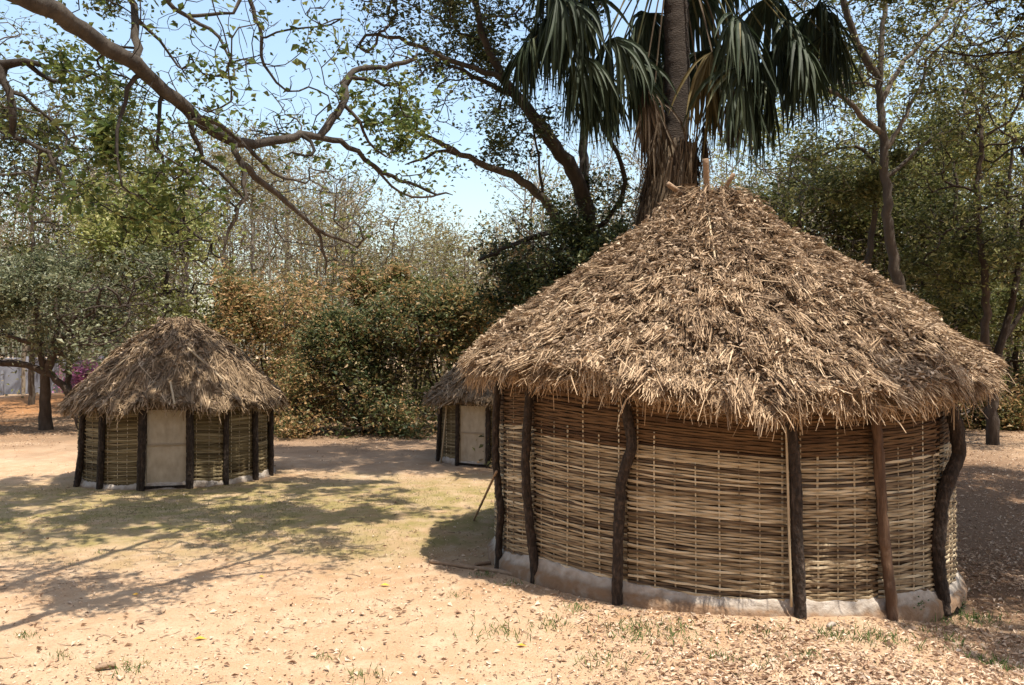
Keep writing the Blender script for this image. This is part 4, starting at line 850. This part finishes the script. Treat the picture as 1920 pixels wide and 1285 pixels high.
# ------------------------------------------------------------------ far wood
def far_wood():
    tb, lm1 = MB(), MB()
    for k in range(330):
        y = rng.uniform(44, 75); x = rng.uniform(-1., 1.) * y * .85
        u = x / y
        h = rng.uniform(9, 15) * (y / 50) * (.62 if -.2 < u < 0. else 1)
        n = 7; P = np.stack([x + np.cumsum(rng.normal(0, .16, n)), np.full(n, y), np.linspace(0, h, n)], 1)
        v, q = tube(P, np.linspace(.13, .02, n), 4); tb.add(v, q, rng.random())
        ends = []
        for b_ in range(16):
            f = rng.uniform(.3, .95); p0 = P[0] * 0 + np.array([np.interp(f, np.linspace(0, 1, n), P[:, c_]) for c_ in range(3)])
            d = rng.normal(0, 1, 3) * [1, 1, .3] + [0, 0, .9]; d /= np.linalg.norm(d); L = h * rng.uniform(.12, .28)
            p1 = p0 + d * L * .5 + rng.normal(0, .12, 3); p2 = p0 + d * L + [0, 0, L * .2]
            v, q = tube([p0, p1, p2], [.05, .03, .012], 3); tb.add(v, q, rng.random()); ends.append(p2)
            for c_ in range(3):
                p3 = p1 + (rng.normal(0, .5, 3) + d) * L * .5; v, q = tube([p1, (p1 + p3) / 2 + rng.normal(0, .06, 3), p3], [.025, .018, .008], 3); tb.add(v, q, rng.random()); ends.append(p3)
        ends = np.array(ends); m = int(rng.uniform(60, 330)); c0 = rng.random()
        pl = ends[rng.integers(0, len(ends), m)] + rng.normal(0, .35, (m, 3))
        leaf_cards(lm1, pl, .26, .15, .3, np.clip(c0 + rng.normal(0, .15, m), 0, 1))
    # undergrowth
    m = 42000; y = rng.uniform(36, 70, m); x = rng.uniform(-.85, .85, m) * y
    hh = 2.2 + 1.2 * np.sin(x * .5) + .9 * np.sin(x * 1.3 + 1)
    z = np.abs(rng.normal(0, 1, m)) * hh * .62 * (1 + .25 * (x / y > .1))
    clear = (x / y < -.5) & (y < 52)
    keep = ~clear | (rng.random(m) < .06)
    a = np.clip(.5 + .3 * np.sin(x * .35) + rng.normal(0, .2, m), 0, 1)
    leaf_cards(lm1, np.stack([x, y, z], 1)[keep], .24, .14, .3, a[keep])
    w_ = tb.build('far_wood', M['bark_far'])
    tag(w_, 'far bare wood of thin grey brown trunks and dry scrub closing the view', 'wood', kind='stuff')
    lo = lm1.build('foliage', leafm('leaf_far', [(.17, .13, .07), (.23, .19, .09), (.18, .175, .06), (.11, .13, .04)], .4), w_); lo['kind'] = 'stuff'
far_wood()

# ------------------------------------------------------------------ behind the left tree: pale wall, bougainvillea
p = at(60, 712, 50); wb = MB()
root = empty('boundary_wall', (p[0], 50, 0), 'pale blue grey boundary wall far behind the dark left tree', 'wall')
for k in range(7):
    m_ = MB(); xx = p[0] - 6 + k * 2.3; box(m_, (xx, 50, 1.05), (2.2, .15, 2.3), 0, .3 + .4 * rng.random()); m_.build('panel', M['wall_paint'], root)
    m_ = MB(); box(m_, (xx + 1.15, 49.95, 1.15), (.22, .25, 2.5), 0, .8); m_.build('pillar', M['wall_paint'], root)
m_ = MB(); box(m_, (p[0] + .9, 50, 2.26), (16.2, .3, .1), 0, .9); m_.build('coping', M['wall_paint'], root)
bush('magenta flowering bougainvillea beyond the small left hut', 160, 716, 44, 36, 16, 50, 5000, M['leaf_pink'], .16, name='bougainvillea')
m_ = MB(); q_ = on_ground(4, 742); capped(m_, [q_, at(4, 694, q_[1])], .12, 8); tag(m_.build('gate_post', M['wall_paint'], origin=q_), 'pale upright post at the far left edge', 'post')
m_ = MB(); q_ = on_ground(14, 738); capped(m_, resample([q_, at(-12, 726, q_[1] - .5)], .4), .1, 8, .05); tag(m_.build('fallen_log', M['pole'], origin=q_, smooth=True), 'pale fallen log at the far left edge', 'log')

# ------------------------------------------------------------------ small things on the ground
g0 = on_ground(808, 1055)
pm = MB(); pts = []
for x, y in [(806, 1056), (860, 1064), (930, 1074), (1010, 1090), (1080, 1104), (1145, 1116)]:
    q_ = on_ground(x, y); pts.append(q_ + [0, 0, .022])
capped(pm, resample(pts, .07), np.linspace(.026, .032, len(resample(pts, .07))), 8, .05); tag(pm.build('fallen_pole', M['pole'], origin=g0, smooth=True), 'long thin pole lying along the foot of the large hut', 'pole')
q_ = on_ground(888, 974)
pm = MB(); _, top_ = cyl_hit(931, 884, C1, R1 + .16)
capped(pm, resample([q_ - [0, 0, .02], top_], .1), .016, 7, .05); tag(pm.build('leaning_stick', M['pole'], origin=q_, smooth=True), 'thin brown stick leaning against the left side of the large hut', 'stick')
def weed(px, py, s, label, n):
    b_ = on_ground(px, py); r_ = empty('weed', b_, label, 'plant', 'green weeds at the hut foot'); st = MB(); lf = MB()
    for k in range(n):
        t = b_ + np.array([rng.normal(0, .25) * s, rng.normal(0, .1) * s, s * rng.uniform(.5, 1)]); pp = resample([b_, (b_ + t) / 2 + rng.normal(0, .05, 3) * s, t], s * .1)
        v, q = tube(pp, np.linspace(.006, .003, len(pp)), 4); st.add(v, q)
        for j in range(3, len(pp)):
            P_ = np.repeat(pp[j][None], 3, 0) + rng.normal(0, .03, (3, 3)); leaf_cards(lf, P_, s * .16, s * .1, .5)
    st.build('stem', M['weed'], r_); lf.build('foliage', M['weed'], r_)
weed(1217, 1124, .28, 'small dark green climbing weed against the plinth of the large hut', 4)
weed(1712, 1160, .16, 'low green weed at the right foot of the large hut', 5)
weed(1800, 1150, .15, 'low green weed right of the large hut in the leaf litter', 6)
for x, y, s, lb in [(722, 1100, .11, 'bright yellow fallen leaf nearest the large hut'), (375, 1201, .12, 'orange yellow fallen leaf in the bare foreground sand'), (255, 1118, .09, 'orange fallen leaf on the bare sand left of the middle'), (490, 1084, .07, 'small yellow green fallen leaf in the middle of the clearing'), (978, 1214, .1, 'yellow fallen leaf among grass in front of the large hut')]:
    b_ = on_ground(x, y); m_ = MB(); d_ = unit(np.array([[1., rng.normal(0, .3), .1]]))
    leaf_cards(m_, (b_ + [0, 0, .02])[None], s, s * .5, 1.5, np.array([rng.random()]), d_, .15); tag(m_.build('fallen_leaf', M['yellow_leaf'], origin=b_), lb, 'leaf', 'yellow fallen leaves')
for x, y, s, lb in [(195, 1258, .13, 'small brown chip of wood in the left foreground'), (1560, 1180, .08, 'small pale stone by the plinth of the large hut'), (905, 1062, .2, 'flat brown bark piece at the left foot of the large hut')]:
    b_ = on_ground(x, y); m_ = MB(); capped(m_, resample([b_ + [-s * .5, 0, .02], b_ + [0, .02, .035], b_ + [s * .5, .05, .03]], s / 6), .022, 6, .15); tag(m_.build('wood_chip' if 'wood' in lb or 'bark' in lb else 'stone', M['pole'] if 'stone' not in lb else M['plinth'], origin=b_, smooth=True), lb, 'debris')

# leaf litter, laid where the wind and the trees leave it
def litter():
    n = 150000; y = 5.6 + 26 * rng.random(n) ** 1.6; x = rng.uniform(-.72, .72, n) * y
    nz = .5 + .25 * np.sin(x * 1.9 + y * .7) + .25 * np.sin(x * .8 - y * 2.3 + 1) + .2 * np.sin(x * 4.1 + y * 3.3)
    dens = .022 + .75 * sstep(-.2, 2.2, x) * (1 - sstep(10, 13, y)) * (.35 + .65 * sstep(.15, .8, nz))
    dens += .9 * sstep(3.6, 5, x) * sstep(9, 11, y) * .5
    dens += .6 * sstep(20, 23.5, y) * sstep(.2, .6, nz)
    dens += .06 * (1 - sstep(8, 9.5, y)) * (.3 + nz)
    dens += .25 * np.exp(-((x - .2) / 1.2) ** 2 - ((y - 9.3) / 1.2) ** 2)
    inside = np.hypot(x - C1[0], y - C1[1]) < R1 + .16
    inside |= np.hypot(x - C2[0], y - C2[1]) < 2.0
    inside |= np.hypot(x - C3[0], y - C3[1]) < 2.0
    keep = (rng.random(n) < dens) & ~inside
    x, y = x[keep], y[keep]; m = len(x)
    L = rng.uniform(.022, .085, m) * rng.uniform(.6, 1.1, m); 
    P = np.stack([x, y, G(x, y) + L * rng.uniform(.08, .3, m) + .004], 1)
    d = unit(np.stack([rng.normal(0, 1, m), rng.normal(0, 1, m), rng.normal(0, .22, m)], 1))
    lm = MB(); leaf_cards(lm, P, L, L * rng.uniform(.28, .6, m), .55, rng.beta(2.2, 1.8, m), d, fold=.35)
    tag(lm.build('leaf_litter', M['dry_leaf']), 'dry brown leaves scattered thickly over the ground', 'leaf litter', kind='stuff')
    n2 = 70000; y = 5.7 + 12 * rng.random(n2) ** 1.5; x = rng.uniform(-.7, .7, n2) * y
    nz = .5 + .5 * np.sin(x * 1.3 + y * .9) * np.sin(x * .6 - y * 1.7 + 1); k = (np.hypot(x - C1[0], y - C1[1]) > R1 + .1) & (np.hypot(x - C2[0], y - C2[1]) > 2.) & (rng.random(n2) < .05 + .45 * nz ** 2 + .5 * sstep(-1, 2, x))
    x, y = x[k], y[k]; m = len(x); L = rng.uniform(.008, .03, m); d = unit(np.stack([rng.normal(0, 1, m), rng.normal(0, 1, m), rng.normal(0, .2, m)], 1))
    lm = MB(); leaf_cards(lm, np.stack([x, y, G(x, y) + L * .15 + .003], 1), L, L * rng.uniform(.3, .8, m), .6, rng.beta(1.3, 1.1, m), d, fold=.3)
    tag(lm.build('chaff', M['dry_leaf']), 'fine chaff and crumbled leaf over the bare sand', 'chaff', kind='stuff')
    # twigs
    tm_ = MB()
    for k in range(260):
        yy = rng.uniform(5.8, 14); xx = rng.uniform(-.66, .66) * yy
        if np.hypot(xx - C1[0], yy - C1[1]) < R1 + .2: continue
        a = rng.uniform(0, 6.3); l = rng.uniform(.06, .3); p0 = np.array([xx, yy, float(G(xx, yy)) + .008]); dd = np.array([math.cos(a), math.sin(a), 0]) * l
        v, q = tube([p0, p0 + dd * .5 + rng.normal(0, .012, 3) * [1, 1, .4], p0 + dd], [.004, .0035, .002], 4); tm_.add(v, q, rng.random())
    tag(tm_.build('twig_litter', M['pole']), 'thin broken twigs scattered over the sand', 'twigs', kind='stuff')
litter()
def grass():
    gm = MB()
    tufts = [(1200, 1188, 1.3), (935, 1190, 1.), (1135, 1245, 1.), (1030, 1175, .7), (1290, 1205, .7), (1440, 1190, .8), (1420, 1250, .6), (1560, 1195, .9), (1620, 1200, .8), (1745, 1160, 1.1), (1800, 1160, 1.), (1850, 1165, .9), (1660, 1200, 1.), (1790, 1205, .9), (1870, 1250, 1.), (960, 1098, .5), (905, 1080, .5), (240, 1260, .7), (105, 1235, .5), (685, 1272, .7), (605, 1236, .5), (1270, 1180, .6), (860, 1120, .4), (1350, 1235, .5), (1520, 1235, .6), (130, 1060, .3), (190, 1038, .3), (50, 1195, .5), (1085, 1145, .6)]
    rows = []
    for x, y, s in tufts:
        b_ = on_ground(x, y); n = int(85 * s * rng.uniform(.6, 1.3))
        q_ = np.stack([rng.normal(0, .15 * s, n), rng.normal(0, .12 * s, n)], 1) + b_[:2]; rows.append(np.column_stack([q_, np.full(n, .035 + .05 * s)]))
    n = 60000; y = rng.uniform(9.5, 17.5, n); x = rng.uniform(-13, 1.5, n)
    nz = np.sin(x * 1.1 + y) + np.sin(y * 2.3 - x * .7) + np.sin(x * 2.9 + 1)
    k = (np.exp(-((x + 4.5) / 5.5) ** 2 - ((y - 13) / 2.4) ** 2) * (nz * .35 + .6) > rng.random(n)) & (np.hypot(x - C2[0], y - C2[1]) > 2.1)
    dry = np.column_stack([x[k], y[k], rng.uniform(.02, .055, k.sum())])
    n = 1500; y = rng.uniform(6, 10, n); x = rng.uniform(.5, 6, n); k = np.hypot(x - C1[0], y - C1[1]) > R1 + .2; rows.append(np.column_stack([x[k], y[k], rng.uniform(.02, .05, k.sum())]))
    R_ = np.concatenate(rows); n = len(R_); x, y, h = R_.T; h = h * rng.uniform(.5, 1.3, n)
    P = np.stack([x, y, G(x, y)], 1); d = unit(np.stack([rng.normal(0, .6, n), rng.normal(0, .6, n), np.ones(n)], 1))
    leaf_cards(gm, P + d * (h / 2)[:, None], h, np.clip(h * .12, .004, .009), 0, None, d, .1)
    n = len(dry); x, y, h = dry.T; dm_ = MB(); P = np.stack([x, y, G(x, y)], 1); d = unit(np.stack([rng.normal(0, .9, n), rng.normal(0, .9, n), np.ones(n) * .8], 1))
    leaf_cards(dm_, P + d * (h / 2)[:, None], h, np.clip(h * .14, .004, .008), 0, None, d, .1)
    tag(dm_.build('dry_turf', M['dry_turf']), 'thin olive yellow turf in front of the small left hut', 'turf', kind='stuff')
    tag(gm.build('grass', M['grass']), 'short sparse green grass growing through the sand', 'grass', kind='stuff')
grass()
